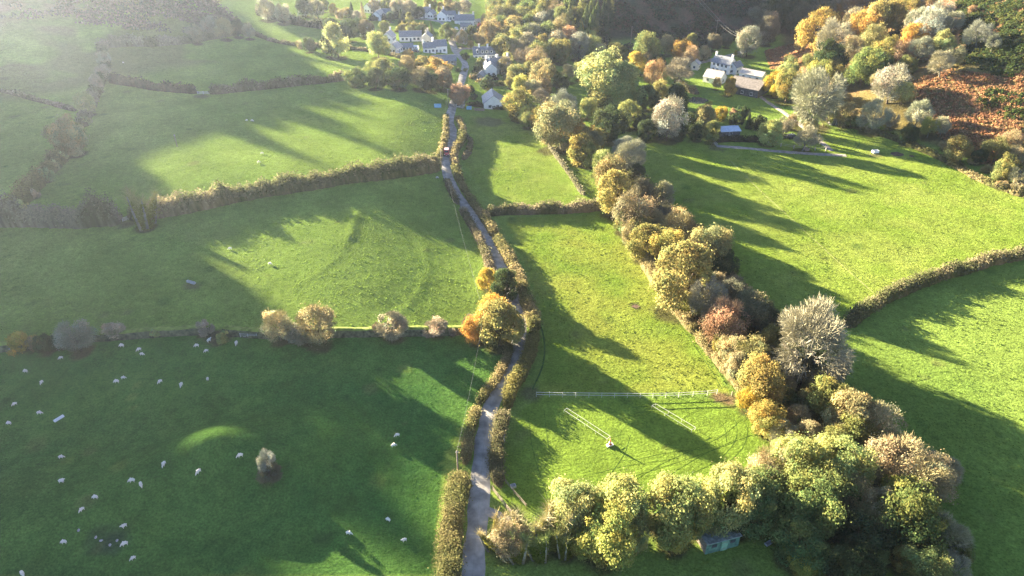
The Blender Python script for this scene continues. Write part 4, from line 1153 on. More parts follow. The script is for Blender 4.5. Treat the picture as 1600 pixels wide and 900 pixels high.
house(609, 72, 9, 8, 6.5, 80, "tall white gabled house left of the long grey roof", roof=M_PALEROOF, chim=(1,))  # slate roof coloured pale to stand for sun glare
house(618, 82, 9, 7, 3.5, 70, "white single-storey wing with pale roof below the tall gable", roof=M_PALEROOF)
house(642, 63, 17, 9, 3.4, 6, "long low building under a hipped grey slate roof", roof=M_SLATE, wins=(5, 2), pitch=34)
house(634, 79, 11, 6.5, 2.6, 8, "low dark-roofed house beside the camper van", roof=M_SLATE, wins=(4, 1), pitch=32)
house(668, 68, 8, 7, 5.0, 85, "pale gabled house with a chimney, mid village", wall=M_CREAM, chim=(-1, 1))
house(671, 81, 9, 7, 3.6, 10, "left half of the white cottages with slate roof", chim=(-1,))
house(687, 80, 10, 8, 4.6, 15, "right white cottage with slate roof and gable chimney", chim=(-1,))
house(694, 97, 17, 7, 2.6, 8, "long stone barn under blue slates by the lane", wall=M_STONE, wins=(4, 1), door=False)
house(721, 66, 8, 9, 5.0, 82, "cream gable-ended house behind the bare tree", wall=M_CREAM, pitch=48)
house(757, 90, 17, 9, 3.8, 4, "big slate-roofed house with four dormers", chim=(-.5, .3), dormers=4, wins=(6, 2), pitch=44)
house(777, 113, 18, 9, 5.6, 28, "white chimneyed house on the lane's right, main range", chim=(-1, 0, 1), wins=(5, 2), pitch=42)
house(766, 117, 9, 8, 5.2, 100, "white gabled cross wing facing down the valley", chim=(1,), wins=(2, 2), pitch=40)
house(751, 124, 7, 6, 2.3, 75, "small slate-roofed outbuilding below the chimneyed house", wall=M_STONE, wins=(1, 1), pitch=38)
house(770, 165, 15, 12, 3.6, 96, "white bungalow facing the upper paddock", roof=M_SLATE, wins=(3, 2), pitch=36)
house(785, 163, 8, 6, 3.2, 6, "small white flat side wing of the bungalow", wins=(1, 1), pitch=20)
house(718, 166, 6, 5.5, 3.4, 80, "little grey stone barn with dark doorway beside the lane", wall=M_STONE, roof=M_PALEROOF, wins=(1, 1), door=False, pitch=42)
house(726, 38, 17, 9, 5.0, 2, "large slate-roofed house at the head of the street", chim=(-.6, 1), wins=(5, 2))
house(728, 46, 9, 6, 3.0, 4, "low slate-roofed annexe in front of the large house", wins=(3, 1))
house(692, 31, 10, 8, 4.6, 84, "white house with timbered gables beside the street bend", chim=(1,))
house(704, 30, 9, 6, 4.2, 10, "small white house right of the timbered gables", wins=(3, 1))
house(662, 27, 13, 8, 4.4, 12, "white house with grey roof above the green at left", chim=(1,))
house(675, 28, 7, 6, 3.4, 70, "grey-roofed cottage right of the white one above the green")
house(594, 17, 9, 8, 5.0, 75, "white house topmost of the hillside group", roof=M_PALEROOF, wins=(2, 2))
house(579, 19, 9, 7, 4.2, 60, "white house leftmost of the hillside group")
house(592, 30, 12, 8, 3.6, 78, "white gabled house lowest of the hillside group", roof=M_PALEROOF)
house(605, 27, 9, 7, 3.8, 10, "dark-roofed house right of the lowest white gable")
house(746, 38, 5, 4, 2.4, 30, "tiny white-roofed shed above the maroon tree", roof=M_PALEROOF, wins=(1, 1), door=False, cat="shed", name="shed")
house(833, 51, 7, 5, 3.0, 20, "white cottage half hidden in the wood", wins=(2, 1))
FG = "farm buildings"
house(1129, 112, 12, 7.5, 5.0, -48, "slate-roofed white farmhouse with two chimneys", chim=(-1, .9), wins=(4, 2), group=FG, roof=M_SLATE)
house(1148, 114, 7, 5, 3.8, 42, "white cross wing behind the farmhouse gable", group=FG, wins=(2, 1))
house(1116, 128, 9, 7, 2.8, -42, "low pale-roofed shed left of the golden tree", wall=M_WHITE, roof=M_PALEROOF, group=FG, wins=(2, 1), name="farm_shed", cat="shed")
house(1168, 144, 15, 13, 3.6, -40, "large barn with brown roof and dark boarded gable", wall=M_DARKSTONE, roof=M_BROWNROOF, group=FG, wins=(3, 2), pitch=24, name="barn", cat="barn", door=False, gable_win=0)
house(1175, 124, 12, 5.5, 3.0, -42, "white outbuilding with pale roof right of the farmhouse", roof=M_PALEROOF, group=FG, wins=(3, 1), pitch=30, name="outbuilding", cat="outbuilding")
house(1136, 210, 8, 6, 2.4, 8, "blue-grey roofed shed beside the tan trees", wall=M_DARKSTONE, roof=M_BLUEROOF, group=FG, wins=(1, 1), door=False, pitch=16, name="farm_shed", cat="shed")
house(1303, 192, 5, 4, 2.3, 12, "small dark field shed below the hillside wood", wall=M_DARKSTONE, roof=M_SLATE, group=FG, wins=(1, 1), door=True, pitch=25, name="field_shed", cat="shed")
house(951, 158, 4, 3, 2.2, 10, "dark little field shelter under the big pale tree", wall=M_DARKSTONE, roof=M_DARKSTONE, group=FG, wins=(1, 1), door=True, pitch=18, name="field_shelter", cat="shed")
house(1086, 108, 4, 4, 3.2, 60, "small cream outhouse beside the rust tree", wall=M_CREAM, roof=M_PALEROOF, group=FG, wins=(1, 1), door=False, name="outhouse", cat="shed")

# green tin shed at the bottom
def tin_shed():
    x, y, z, dep = at(1120, 848)
    t = empty("tin_shed", (x, y, H1(x, y) - .05), R_(16))
    Lx, Wy, hf, hb = 6.0, 3.0, 2.7, 2.2
    def corr(p0, p1, z0, z1, name, mats, mat=0, n=40):
        m = MB(); p0 = Vector((*p0, 0)); p1 = Vector((*p1, 0)); d = (p1 - p0); nn = Vector((d.y, -d.x, 0)).normalized()
        k = int(d.length / .09)
        vs = []
        for i in range(k + 1):
            q = p0 + d * i / k + nn * (.025 if i % 2 else -.025)
            zz1 = z1[0] + (z1[1] - z1[0]) * i / k
            vs += [(q.x, q.y, z0), (q.x, q.y, zz1)]
        m.raw(vs, [(2 * i, 2 * i + 2, 2 * i + 3, 2 * i + 1) for i in range(k)], 0)
        return link(name, m.mesh(name, mats), t)
    corr((-Lx / 2, -Wy / 2), (Lx / 2, -Wy / 2), 0, (hf, hf), "front_wall", [M_GREENTIN])
    corr((Lx / 2, -Wy / 2), (Lx / 2, Wy / 2), 0, (hf, hb), "side_wall", [M_GREENTIN])
    corr((Lx / 2, Wy / 2), (-Lx / 2, Wy / 2), 0, (hb, hb), "back_wall", [M_GREENTIN])
    corr((-Lx / 2, Wy / 2), (-Lx / 2, -Wy / 2), 0, (hb, hf), "side_wall", [M_WOOD])
    r = MB(); k = 60
    vs = []
    for i in range(k + 1):
        xx = -Lx / 2 - .15 + (Lx + .3) * i / k; dz = .03 if i % 2 else -.03
        vs += [(xx, -Wy / 2 - .25, hf + .09 + dz), (xx, Wy / 2 + .2, hb + .06 + dz)]
    r.raw(vs, [(2 * i, 2 * i + 2, 2 * i + 3, 2 * i + 1) for i in range(k)])
    link("roof", r.mesh("roof", [M_TINROOF]), t)
    d = MB(); d.box((0, 0, 1.2), (1.15, .06, 2.35), 0); d.box((0, -.04, 2.0), (1.0, .03, .08), 1); d.box((0, -.04, .5), (1.0, .03, .08), 1)
    link("door", d.mesh("door", [M_TINLIGHT, M_WOOD]), t, (.25, -Wy / 2 - .08, 0))
    for sx in (-1.6, 1.7):
        d = MB(); d.box((0, 0, 0), (.9, .05, .7), 0)
        link("shutter", d.mesh("shutter", [M_DARKMETAL]), t, (sx, -Wy / 2 - .06, 1.75))
    d = MB(); d.box((0, 0, 0), (Lx + .3, .12, .12), 0)
    link("fascia", d.mesh("fascia", [M_METAL]), t, (0, -Wy / 2 - .14, hf - .02))
    tag(t, "weathered green corrugated tin shed under the bottom trees", "shed")
tin_shed()

# pond by the farm
def pond(px, py, rx, ry, name, mat, lift):
    x, y, z, d = at(px, py)
    V = [(x, y, H1(x, y) + lift)]; n = 36
    hz = max(H1(x + rx * math.cos(t), y + ry * math.sin(t)) for t in np.linspace(0, 6.28, 12)) if mat is M_WATER else None
    for k in range(n):
        a = 2 * math.pi * k / n; f = 1 + .22 * (vnoise(np.array([math.cos(a) * 2 + 9]), np.array([math.sin(a) * 2 + px]), 5)[0] - .5) * 2
        X, Y = x + rx * f * math.cos(a), y + ry * f * math.sin(a)
        V.append((X, Y, (hz + .05) if hz else H1(X, Y) + lift))
    if hz: V[0] = (x, y, hz + .05)
    F = [(0, 1 + k, 1 + (k + 1) % n) for k in range(n)]
    link(name, np_mesh(name, V, F, [mat]), kind='structure')
pond(1090, 157, 4.2, 5.0, "pond", M_WATER, .05)
pond(1020, 156, 1.6, 2.0, "pond", M_WATER, .05)
pond(994, 479, .95, .75, "mud_patch", M_EARTH, .05)
pond(1401, 241, 2.3, 2.3, "mud_patch", M_EARTH, .06)
pond(1424, 244, .9, .9, "mud_patch", M_EARTH, .05)

# ------------------------------------------------------------------ fences, gates, poles, wires
def fence(px, hgt, rails, mat, label, post=2.4, pr=.055, rr=(.03, .07), name="rail_fence", group=None, closed=False, postmat=None, rail_name="rail", tape=False):
    Wp = [np.array(p) for p in W(px)]
    if closed: Wp.append(Wp[0])
    P = []
    for a, b in zip(Wp[:-1], Wp[1:]):
        n = max(1, int(round(np.linalg.norm(b - a) / post)))
        P += [a + (b - a) * i / n for i in range(n)]
    P.append(Wp[-1])
    pts = [Vector((p[0], p[1], H1(*p))) for p in P]
    o0 = pts[0].copy(); t = empty(name, o0)
    m = MB(); m.box((0, 0, hgt / 2 - .1), (pr * 2, pr * 2, hgt + .25), 0)
    pm = m.mesh("post", [postmat or mat])
    for p in pts[:100]: link("post", pm, t, p - o0)
    for z in rails:
        m = MB()
        for a, b in zip(pts[:-1], pts[1:]):
            a2, b2 = a - o0 + Vector((0, 0, z)), b - o0 + Vector((0, 0, z)); d = b2 - a2
            nn = Vector((-d.y, d.x, 0)).normalized() * rr[0] / 2; u = Vector((0, 0, rr[1] / 2))
            m.raw([a2 - nn - u, a2 + nn - u, a2 + nn + u, a2 - nn + u, b2 - nn - u, b2 + nn - u, b2 + nn + u, b2 - nn + u],
                  [(0, 1, 2, 3), (7, 6, 5, 4), (0, 4, 5, 1), (1, 5, 6, 2), (2, 6, 7, 3), (3, 7, 4, 0)])
        link(rail_name, m.mesh(rail_name, [mat]), t)
    tag(t, label, "fence", group)
fence([(838, 620), (920, 621), (1000, 622), (1060, 621), (1105, 618), (1120, 616)], 1.3, (1.2, .62), M_TAPE, "long white rail fence dividing the long paddock from the riding field", 3.0, .04, (.05, .09))
fence([(881, 645), (886, 642), (953, 686), (948, 690)], .75, (.72,), M_TAPE, "narrow white tape lane ending at the orange marker", 3.0, .025, (.04, .06), "tape_fence", "tape lanes in the riding field", True, None, "tape")
fence([(1018, 638), (1024, 635), (1086, 672), (1080, 676)], .75, (.72,), M_TAPE, "narrow white tape lane near the field's right side", 3.0, .025, (.04, .06), "tape_fence", "tape lanes in the riding field", True, None, "tape")
fence([(769, 766), (778, 778), (790, 793), (800, 806)], 1.2, (1.1, .7, .35), M_WOOD, "weathered wooden rail fence beside the lane's field entrance", 2.2, .06, (.05, .1))
fence([(790, 756), (803, 772), (822, 794)], 1.1, (1.05, .6), M_WOOD, "wooden rail fence inside the riding field's corner", 2.2, .06, (.05, .1))
fence([(376, 527), (388, 528), (402, 528)], 1.1, (1.0, .65, .3), M_METAL, "grey metal hurdle against the bank beside the gateway", 2.0, .05, (.04, .07))
fence([(1143, 619), (1156, 623)], 1.25, (1.15, .85, .55, .25), M_WOOD, "brown timber gate at the muddy end of the white rail fence", 2.2, .07, (.05, .1), "field_gate")
fence([(1112, 222), (1120, 229)], 1.4, (1.3, .95, .6, .25), M_TAPE, "white field gate at the start of the stony farm track", 1.2, .07, (.05, .1), "field_gate")
fence([(192, 346), (203, 343)], 1.2, (1.1, .8, .5, .2), M_METAL, "pale metal gate in the gateway of the thick brown hedge", 2.0, .07, (.05, .09), "field_gate")
fence([(309, 147), (327, 147)], 1.2, (1.1, .8, .5, .2), M_METAL, "small pale gate in the dark hedge of the far left field", 2.4, .07, (.05, .09), "field_gate")
fence([(1068, 205), (1085, 213)], 1.3, (1.2, .7, .3), M_CREAM, "short cream fence at the farm garden's near corner", 2.0, .06, (.05, .12))
fence([(1200, 226), (1240, 232), (1290, 236)], 1.3, (1.2, .6), M_PALEBARK, "pale post fence behind the stony farm track", 4.5, .12, (.05, .07))

def pole(px, py, h, label, arm=True, group="electricity poles", yaw=0):
    x, y, z, d = at(px, py)
    t = empty("power_pole", (x, y, H1(x, y)), R_(yaw))
    m = MB(); m.tube([(0, 0, -.5), (0, 0, h * .5), (0, 0, h)], [.17, .15, .12], 8)
    link("post", m.mesh("post", [M_POLE], smooth=True), t)
    if arm:
        m = MB(); m.box((0, 0, 0), (2.6, .14, .16)); link("crossarm", m.mesh("crossarm", [M_WOOD]), t, (0, -.16, h - .35))
        for xx in (-1.15, 0, 1.15):
            m = MB(); m.tube([(0, 0, 0), (0, 0, .12), (0, 0, .28)], [.05, .09, .04], 8); link("insulator", m.mesh("insulator", [M_LAMP]), t, (xx, -.16, h - .26))
    else:
        m = MB(); m.box((0, 0, 0), (.5, .1, .1)); link("bracket", m.mesh("bracket", [M_METAL]), t, (0, 0, h - .3))
    tag(t, label, "pole", group)
    return Vector((x, y, H1(x, y) + h - .05))
pA = pole(701, 168, 8, "lane-side wooden pole above the orange bush in the village", False)
pB = pole(690, 262, 7, "wooden pole at the end of the thick brown hedge by the lane", False)
pC = pole(757, 528, 7, "wooden pole beneath the big orange tree", False)
pD = pole(716, 742, 6, "wooden pole in the hedge gap left of the lane", False)
pE = pole(985, 72, 11, "leaning grey pole on the dark hill nearest the plantation", False)
pF = pole(1117, 62, 11, "T-topped pole on the dark slope above the farm", True)
pG = pole(1161, 90, 10, "T-topped pole beside the farm road bend", True)
pH = pole(277, 229, 4.5, "short pole alone in the upper left sheep field", False)
def wire(a, b, sag, label, r=.013, off=(0, 0, 0)):
    a = a + Vector(off); b = b + Vector(off); m = MB()
    n = 24; pts = [a.lerp(b, i / n) - Vector((0, 0, sag * 4 * (i / n) * (1 - i / n))) - a for i in range(n + 1)]
    m.tube(pts, r, 4)
    o = link("overhead_wire", m.mesh("overhead_wire", [M_WIRE]), None, a)
    tag(o, label, "wire", "overhead wires")
wire(pA, pB, 1.2, "overhead wire from the village pole down the lane hedge")
wire(pB, pC, 1.8, "overhead wire crossing the lane's upper bend")
wire(pC, pD, 1.4, "overhead wire across the sheep field below the orange tree")
for s in (-1.15, 1.15):
    wire(pF, pG, 1.5, "%s overhead wire between the two T-topped farm poles" % ("left" if s < 0 else "right"), .03, (s, 0, 0))
    b = Vector((pF.x - 30, pF.y + 70, H1(pF.x - 30, pF.y + 70) + 11))
    wire(pF, b, 1.5, "%s overhead wire climbing the dark far hill" % ("left" if s < 0 else "right"), .04, (s, 0, 0))

# ------------------------------------------------------------------ vehicles
def wheels(t, xs, ys, r, wth):
    m = MB(); m.cyl((0, 0, 0), r, wth, 16, 0, 'X'); tm = m.mesh("tyre", [M_TYRE], smooth=False)
    m = MB(); m.cyl((0, 0, 0), r * .58, wth + .02, 12, 0, 'X'); rm = m.mesh("rim", [M_METAL])
    for x in xs:
        for y in ys:
            wo = link("wheel", tm, t, (x, y, r)); link("rim", rm, wo)

def van():
    x, y, z, d = at(698, 242)
    x2, y2, *_ = at(697, 252)
    ang = math.atan2(y2 - y, x2 - x) + math.pi / 2              # local -y points down the lane
    t = empty("red_van", (x, y, H1(x, y) + .16), ang)
    m = MB()                                                     # side profile (y, z), front at -y
    prof = [(2.15, .35), (-2.15, .35), (-2.2, .75), (-2.1, 1.0), (-1.15, 1.12), (-0.55, 1.86), (1.95, 1.9), (2.15, 1.5)]
    m.prism([(p[0], p[1]) for p in prof], -.88, .88)
    m.v = [(-p[1], p[0], p[2]) for p in m.v]
    link("body", m.mesh("body", [M_RED], bevel=.07), t)
    m = MB(); m.box((0, .72, 1.915), (1.5, 2.3, .05)); link("roof_glare", m.mesh("roof_glare", [M_VANGLARE], bevel=.02), t)  # thin panel in a pale colour that stands for reflected sun
    m = MB(); m.raw([(-.74, -1.16, 1.15), (.74, -1.16, 1.15), (.68, -.62, 1.82), (-.68, -.62, 1.82)], [(0, 1, 2, 3)])
    link("windscreen", m.mesh("windscreen", [M_GLASS]), t)
    for s in (-1, 1):
        m = MB(); m.box((s * .885, -.1, 1.45), (.02, .9, .5)); link("side_window", m.mesh("side_window", [M_GLASS]), t)
        m = MB(); m.box((s * .64, -2.2, .82), (.32, .08, .2)); link("headlight", m.mesh("headlight", [M_LAMP], bevel=.02), t)
        m = MB(); m.box((s * 1.0, -.78, 1.2), (.2, .1, .16)); link("mirror", m.mesh("mirror", [M_DARKMETAL], bevel=.02), t)
    m = MB(); m.box((0, -2.22, .48), (1.7, .1, .22)); link("bumper", m.mesh("bumper", [M_DARKMETAL], bevel=.02), t)
    m = MB(); m.box((0, -2.275, .52), (.5, .02, .11)); link("number_plate", m.mesh("number_plate", [M_FRAME]), t)
    wheels(t, (-.8, .8), (-1.4, 1.4), .33, .2)
    tag(t, "red van with sun-bright roof driving down the narrow lane", "van")
van()

def caravan(px, py, yaw, L, label, motor=False):
    x, y, z, d = at(px, py)
    t = empty("motorhome" if motor else "caravan", (x, y, H1(x, y) + .02), R_(yaw))
    m = MB(); h = 2.6
    prof = [(-L / 2 + .2, .5), (L / 2 - .2, .5), (L / 2, 1.1), (L / 2 - .35, h - .15), (L / 2 - .8, h), (-L / 2 + .8, h), (-L / 2 + .3, h - .2), (-L / 2, 1.1)]
    m.prism(prof, -1.1, 1.1)
    link("body", m.mesh("body", [M_FRAME], bevel=.06), t)
    for xx in (-L * .28, .1, L * .3):
        m = MB(); m.box((xx, -1.11, 1.65), (.9, .03, .6)); link("window", m.mesh("window", [M_GLASS]), t)
    m = MB(); m.box((L * .15, -1.11, 1.35), (.65, .02, 1.6)); link("door", m.mesh("door", [M_METAL]), t)
    tm = MB(); tm.cyl((0, 0, 0), .32, .2, 14, 0, 'Y'); tmm = tm.mesh("wheel", [M_TYRE])
    for xx in ((-L * .3, L * .3) if motor else (0,)):
        for s in (-1, 1): link("wheel", tmm, t, (xx, s * .95, .32))
    if not motor:
        m = MB(); m.tube([(L / 2 - .3, -.4, .5), (L / 2 + .9, 0, .5), (L / 2 - .3, .4, .5)], .05, 6); link("tow_bar", m.mesh("tow_bar", [M_METAL]), t)
    tag(t, label, "motorhome" if motor else "caravan")
caravan(474, 25, 5, 6.5, "white caravan parked in the hazy field at top left")
caravan(573, 58, -8, 7.5, "white caravan parked beside the round tree near the village")
caravan(578, 50, 10, 5.0, "white caravan half behind the trees above the other one")
caravan(646, 79, -10, 6.0, "white camper van parked by the low dark roof", True)

def car(px, py, yaw, paint, label):
    x, y, z, d = at(px, py)
    t = empty("parked_car", (x, y, H1(x, y) + .14), R_(yaw)); m = MB()
    prof = [(2.0, .3), (-2.0, .3), (-2.1, .7), (-1.9, .88), (-1.0, .95), (-.45, 1.42), (1.0, 1.45), (1.75, .98), (2.08, .9)]
    m.prism(prof, -.85, .85); m.v = [(-p[1], p[0], p[2]) for p in m.v]
    link("body", m.mesh("body", [paint], bevel=.06), t)
    m = MB(); m.raw([(-.7, -.98, .99), (.7, -.98, .99), (.62, -.5, 1.39), (-.62, -.5, 1.39)], [(0, 1, 2, 3)]); link("windscreen", m.mesh("windscreen", [M_GLASS]), t)
    for s in (-1, 1):
        m = MB(); m.box((s * .855, .3, 1.18), (.02, 1.4, .34)); link("side_window", m.mesh("side_window", [M_GLASS]), t)
        m = MB(); m.box((s * .6, -2.08, .7), (.3, .06, .16)); link("headlight", m.mesh("headlight", [M_LAMP]), t)
    wheels(t, (-.76, .76), (-1.25, 1.3), .31, .2)
    tag(t, label, "car", "cars parked in the village")
car(700, 34, 60, M_FRAME, "white car parked at the village street bend")
car(713, 47, 20, M_FRAME, "white car parked in front of the large slate house")
car(650, 82, 80, M_DARKMETAL, "dark car parked behind the camper van")

# machinery under the bare tree by the farm track
def machine():
    x, y, z, d = at(1233, 216)
    t = empty("farm_trailer", (x, y, H1(x, y)), R_(20))
    m = MB(); m.box((0, 0, 1.0), (4.2, 2.1, .9), 0, taper=1.08); link("body", m.mesh("body", [M_DARKMETAL], bevel=.04), t)
    m = MB(); m.tube([(2.1, -.5, .6), (3.4, 0, .6), (2.1, .5, .6)], .07, 6); link("drawbar", m.mesh("drawbar", [M_METAL]), t)
    tm = MB(); tm.cyl((0, 0, 0), .5, .3, 14, 0, 'Y'); w_ = tm.mesh("wheel", [M_TYRE])
    for xx in (-.7, .5):
        for s in (-1, 1): link("wheel", w_, t, (xx, s * 1.15, .5))
    m = MB()
    for k in range(14):
        m.tube([(random.uniform(-1.8, 1.8), random.uniform(-.8, .8), 1.45), (random.uniform(-1.8, 1.8), random.uniform(-.8, .8), 1.9)], .06, 5)
    link("load", m.mesh("load", [M_METAL]), t)
    tag(t, "dark loaded trailer under the bare trees by the farm track", "trailer")
machine()

# ------------------------------------------------------------------ troughs, marker, odds and ends
def trough(px, py, L, Wd, h, yaw, mat, label, name="water_trough", cat="trough", legs=True):
    x, y, z, d = at(px, py)
    t = empty(name, (x, y, H1(x, y)), R_(yaw)); m = MB(); th = .06
    zb = .18 if legs else .02
    m.box((0, 0, zb + th / 2), (L, Wd, th))
    for s in (-1, 1):
        m.box((0, s * (Wd / 2 - th / 2), zb + th + (h - th) / 2), (L, th, h - th)); m.box((s * (L / 2 - th / 2), 0, zb + th + (h - th) / 2), (th, Wd - 2 * th, h - th))
    link("tub", m.mesh("tub", [mat]), t)
    if legs:
        for s in (-1, 1):
            m = MB(); m.box((0, 0, .09), (.12, Wd * .8, .18)); link("foot", m.mesh("foot", [M_DARKMETAL]), t, (s * L * .36, 0, 0))
    tag(t, label, cat)
trough(93, 656, 1.9, .45, .4, 60, M_FRAME, "long white feed trough in the sheep field near left edge")
trough(299, 443, 2.6, .6, .45, -25, M_METAL, "grey metal trough lying in the upper left field")
trough(684, 168, 3.0, 1.6, 1.2, 5, M_BLUE, "pale blue tank in the field corner by the lane", "water_tank", "tank")
trough(733, 171, 2.2, 1.6, 1.1, 0, M_BLUE, "small blue tank beside the bungalow hedge", "water_tank", "tank")
trough(749, 173, 4.5, 1.6, .7, -6, M_WOOD, "low wooden trailer bed below the bungalow hedge", "flat_trailer", "trailer")
trough(1367, 239, 2.2, 1.5, .9, 8, M_FRAME, "white feed trough near the brown mud patch", "feed_trough", "trough")
trough(802, 762, .9, .7, .5, 20, M_METAL, "small grey trough in the riding field corner")
trough(785, 684, .7, 2.4, 1.1, 5, M_FRAME, "tall white tank behind the squared lane hedge", "water_tank", "tank")
trough(1200, 851, 1.2, .6, .35, 30, M_METAL, "pale metal tub lying in shade by the tin shed")
trough(1260, 235, 1.6, 1.2, .9, 8, M_WOOD, "pale wooden crate on the grass by the farm track", "crate", "crate", False)

def marker():
    x, y, z, d = at(953, 696)
    t = empty("arena_marker", (x, y, H1(x, y)), .4)
    m = MB(); m.tube([(0, 0, .32), (0, 0, .9), (0, 0, 1.7)], [.34, .2, .06], 12); link("cone", m.mesh("cone", [M_ORANGE], smooth=True), t)
    m = MB(); m.tube([(0, 0, .75), (0, 0, 1.0)], [.27, .225], 12); link("white_band", m.mesh("white_band", [M_FRAME]), t)
    m = MB(); m.box((0, 0, .16), (1.3, .7, .3)); link("base", m.mesh("base", [M_FRAME], bevel=.04), t)
    tag(t, "orange and white marker at the end of the tape lane", "marker")
marker()

# stones in the mud below the hillock
rs = random.Random(3)
for i, (px, py, lab) in enumerate([(150, 840, "pale stone at the left of the black mud"), (158, 845, "pale stone in the middle of the black mud"), (172, 852, "flat pale stone nearest the camera in the mud"),
                                   (183, 845, "pale stone at the mud's right beside a sheep"), (123, 829, "lone pale stone left of the mud")]):
    x, y, z, d = at(px, py); bm = bmesh.new(); bmesh.ops.create_icosphere(bm, subdivisions=2, radius=.2)
    for v in bm.verts:
        v.co *= 1 + rs.uniform(-.15, .15); v.co.z *= .6; v.co.x *= 1.5
    me = bpy.data.meshes.new("stone"); bm.to_mesh(me); bm.free(); me.materials.append(M_STONES)
    tag(link("stone", me, None, (x, y, H1(x, y) + .08), rs.uniform(0, 3)), lab, "stone", "stones in the mud")
# boulder at the left end of the bank
x, y, z, d = at(20, 545); bm = bmesh.new(); bmesh.ops.create_icosphere(bm, subdivisions=3, radius=.9)
for v in bm.verts: v.co *= 1 + .18 * (vnoise(np.array([v.co.x * 2 + 5]), np.array([v.co.y * 2 + v.co.z * 3]), 2)[0] - .5); v.co.z *= .65; v.co.x *= 1.4
me = bpy.data.meshes.new("boulder"); bm.to_mesh(me); bm.free(); me.materials.append(M_STONES)
tag(link("boulder", me, None, (x, y, H1(x, y) + .35)), "grey boulder under the yellow bush at the left edge", "boulder")

# ------------------------------------------------------------------ sheep
def sheep_mesh(graze, name):
    pts = [(0, .0, .66), (0, -.30, .68), (0, .32, .68), (0, .46, .62)]                 # trunk, head end at -y
    rad = [(.30, .31), (.27, .28), (.28, .29), (.16, .17)]
    ed = [(1, 0), (0, 2), (2, 3)]
    if graze: hd = [((0, -.52, .60), .16), ((0, -.68, .36), .105), ((0, -.80, .20), .085), ((0, -.88, .09), .055)]
    else: hd = [((0, -.50, .84), .15), ((0, -.60, 1.0), .105), ((0, -.74, 1.0), .085), ((0, -.86, .95), .055)]
    prev = 1
    for p, r in hd:
        pts.append(p); rad.append((r, r)); ed.append((prev, len(pts) - 1)); prev = len(pts) - 1
    hi = len(pts) - 3
    for s in (-1, 1):                                                                   # ears
        b = pts[hi]; pts.append((s * .15, b[1] + .02, b[2] + .02)); rad.append((.03, .045)); ed.append((hi, len(pts) - 1))
        for (yy, root, kn) in ((-.30, 1, -.02), (.34, 2, .05)):                         # legs
            pts.append((s * .15, yy, .44)); rad.append((.10, .11)); ed.append((root, len(pts) - 1)); a = len(pts) - 1
            pts.append((s * .15, yy + kn, .24)); rad.append((.042, .045)); ed.append((a, a + 1))
            pts.append((s * .15, yy, .0)); rad.append((.035, .04)); ed.append((a + 1, a + 2))
    pts.append((0, .56, .48)); rad.append((.05, .05)); ed.append((3, len(pts) - 1))     # tail
    me = bpy.data.meshes.new(name); me.from_pydata(pts, ed, [])
    o = bpy.data.objects.new("skin_tmp", me); COL.objects.link(o)
    sk = o.modifiers.new("skin", 'SKIN'); sk.use_smooth_shade = True
    for i, v in enumerate(me.skin_vertices[0].data):
        v.radius = rad[i]; v.use_root = (i == 0)
    ss = o.modifiers.new("sub", 'SUBSURF'); ss.levels = 1; ss.render_levels = 1
    dg = bpy.context.evaluated_depsgraph_get(); dg.update()
    out = bpy.data.meshes.new_from_object(o.evaluated_get(dg))
    bpy.data.objects.remove(o)
    out.name = name; out.materials.clear(); out.materials.append(M_WOOL)
    return out
SH_G, SH_S = sheep_mesh(True, "sheep"), sheep_mesh(False, "sheep")
SG = "white sheep grazing the lower left field"
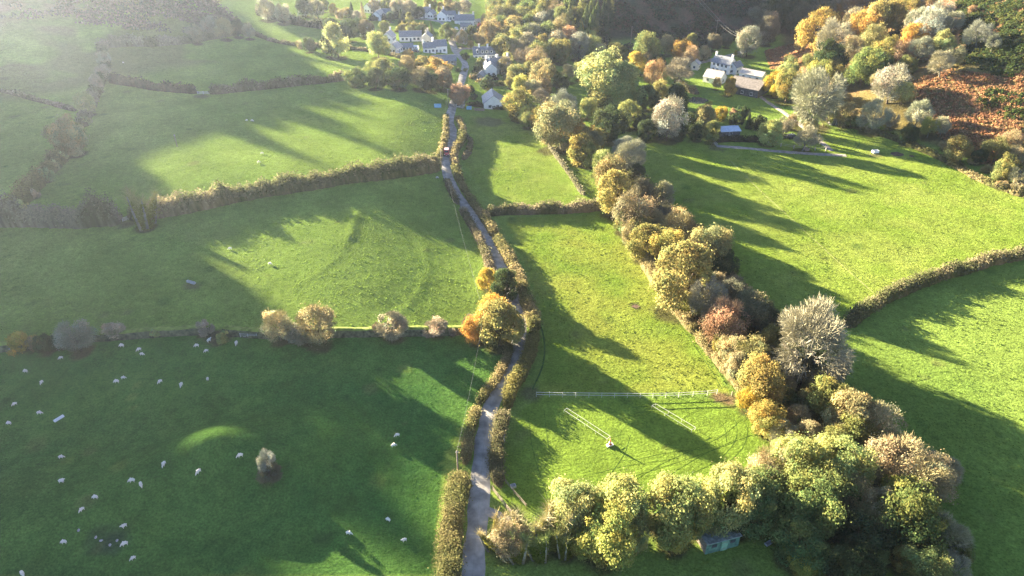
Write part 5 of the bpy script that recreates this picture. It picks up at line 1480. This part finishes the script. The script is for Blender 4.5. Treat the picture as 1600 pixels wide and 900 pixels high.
FLOCK = [  # pixel, heading (degrees, the way the head points: 0 right, 90 away, 180 left, 270 towards us), grazing, label
 (96, 559, 205, 1, "white sheep just below the grey bush on the bank"), (41, 580, 175, 1, "white sheep at left, higher of the two below the yellow bush"),
 (66, 597, 265, 1, "white sheep facing the camera below the yellow bush"), (191, 540, 180, 1, "white sheep close under the bank below the small pinkish bush"),
 (218, 546, 220, 1, "upper white sheep of the pair near the bank"), (222, 553, 5, 1, "lower white sheep of the pair near the bank"),
 (308, 540, 200, 1, "white sheep left of the trio at the gateway"), (327, 532, 60, 0, "white sheep standing in the gateway itself"),
 (323, 548, 215, 1, "white sheep nearest us of the trio at the gateway"), (370, 536, 270, 1, "small white sheep beside the metal hurdle"),
 (183, 596, 185, 1, "left white sheep of the touching pair in mid field"), (193, 590, 20, 1, "right white sheep of the touching pair in mid field"),
 (251, 596, 240, 1, "white sheep alone right of the touching pair"), (284, 601, 275, 1, "white sheep facing us right of the touching pair"),
 (325, 592, 280, 0, "dark-faced looking sheep small and alone in mid field"), (24, 631, 215, 1, "white sheep near the left edge, uppermost of three"),
 (62, 645, 10, 1, "white sheep right of two at the left edge by the white trough"), (15, 661, 180, 1, "white sheep at the very left edge below its neighbours"),
 (96, 714, 25, 1, "white sheep facing right, upper of two in line at left"), (97, 752, 10, 0, "white sheep standing, lower of two in line at left"),
 (257, 725, 270, 1, "white sheep beside the sunlit patch's left end"), (207, 751, 185, 1, "left white sheep of the pair below the sunlit patch"),
 (221, 757, 300, 1, "right white sheep of the pair below the sunlit patch"), (150, 777, 175, 1, "white sheep facing left on the hillock's lower slope"),
 (129, 796, 240, 1, "white sheep below the hillock above the lone stone"), (311, 737, 250, 1, "white sheep on the dark slope under the sunlit patch"),
 (376, 712, 200, 1, "white sheep beside the lone pale bush"), (195, 822, 235, 0, "white sheep above the black mud"),
 (101, 847, 185, 1, "white sheep left of the black mud"), (196, 850, 210, 1, "white sheep at the right edge of the black mud"),
 (209, 872, 225, 1, "white sheep just below the black mud"), (36, 896, 310, 1, "white sheep cut off by the bottom left corner"),
 (621, 680, 200, 1, "upper white sheep of the pair near the middle lane hedge"), (615, 696, 20, 1, "lower white sheep of the pair near the middle lane hedge"),
 (607, 812, 150, 1, "white sheep at the edge of the shade near the lane"), (545, 833, 350, 1, "white sheep alone in shade left of the lane"),
 (632, 844, 215, 0, "sunlit white sheep casting a long shadow by the lane hedge")]
FG2 = [(360, 388, 180, 1, "tiny white sheep left of two in the streaked field"), (422, 412, 10, 1, "tiny white sheep right of two in the streaked field"),
       (193, 97, 180, 1, "tiny white sheep in the hazy field at upper left"), (386, 187, 180, 1, "left tiny white sheep of a close pair in the upper field"),
       (394, 188, 10, 1, "right tiny white sheep of a close pair in the upper field"), (410, 239, 190, 1, "tiny white sheep on the sunlit part of the upper field"),
       (404, 253, 30, 1, "tiny white sheep lowest on the sunlit upper field"), (683, 277, 10, 1, "tiny white sheep beside the lane under the hedge end")]
rs = random.Random(21)
for grp, L_ in ((SG, FLOCK), ("far white sheep in the upper fields", FG2)):
    for (px, py, hd, gz, lab) in L_:
        x, y, z, d = at(px, py + 2)
        s = rs.uniform(.72, .9)
        o = link("sheep", SH_G if gz else SH_S, None, (x, y, H1(x, y) - .01), R_(hd + 90 + rs.uniform(-8, 8)))
        o.scale = (s, s, s)
        tag(o, lab, "sheep", grp)
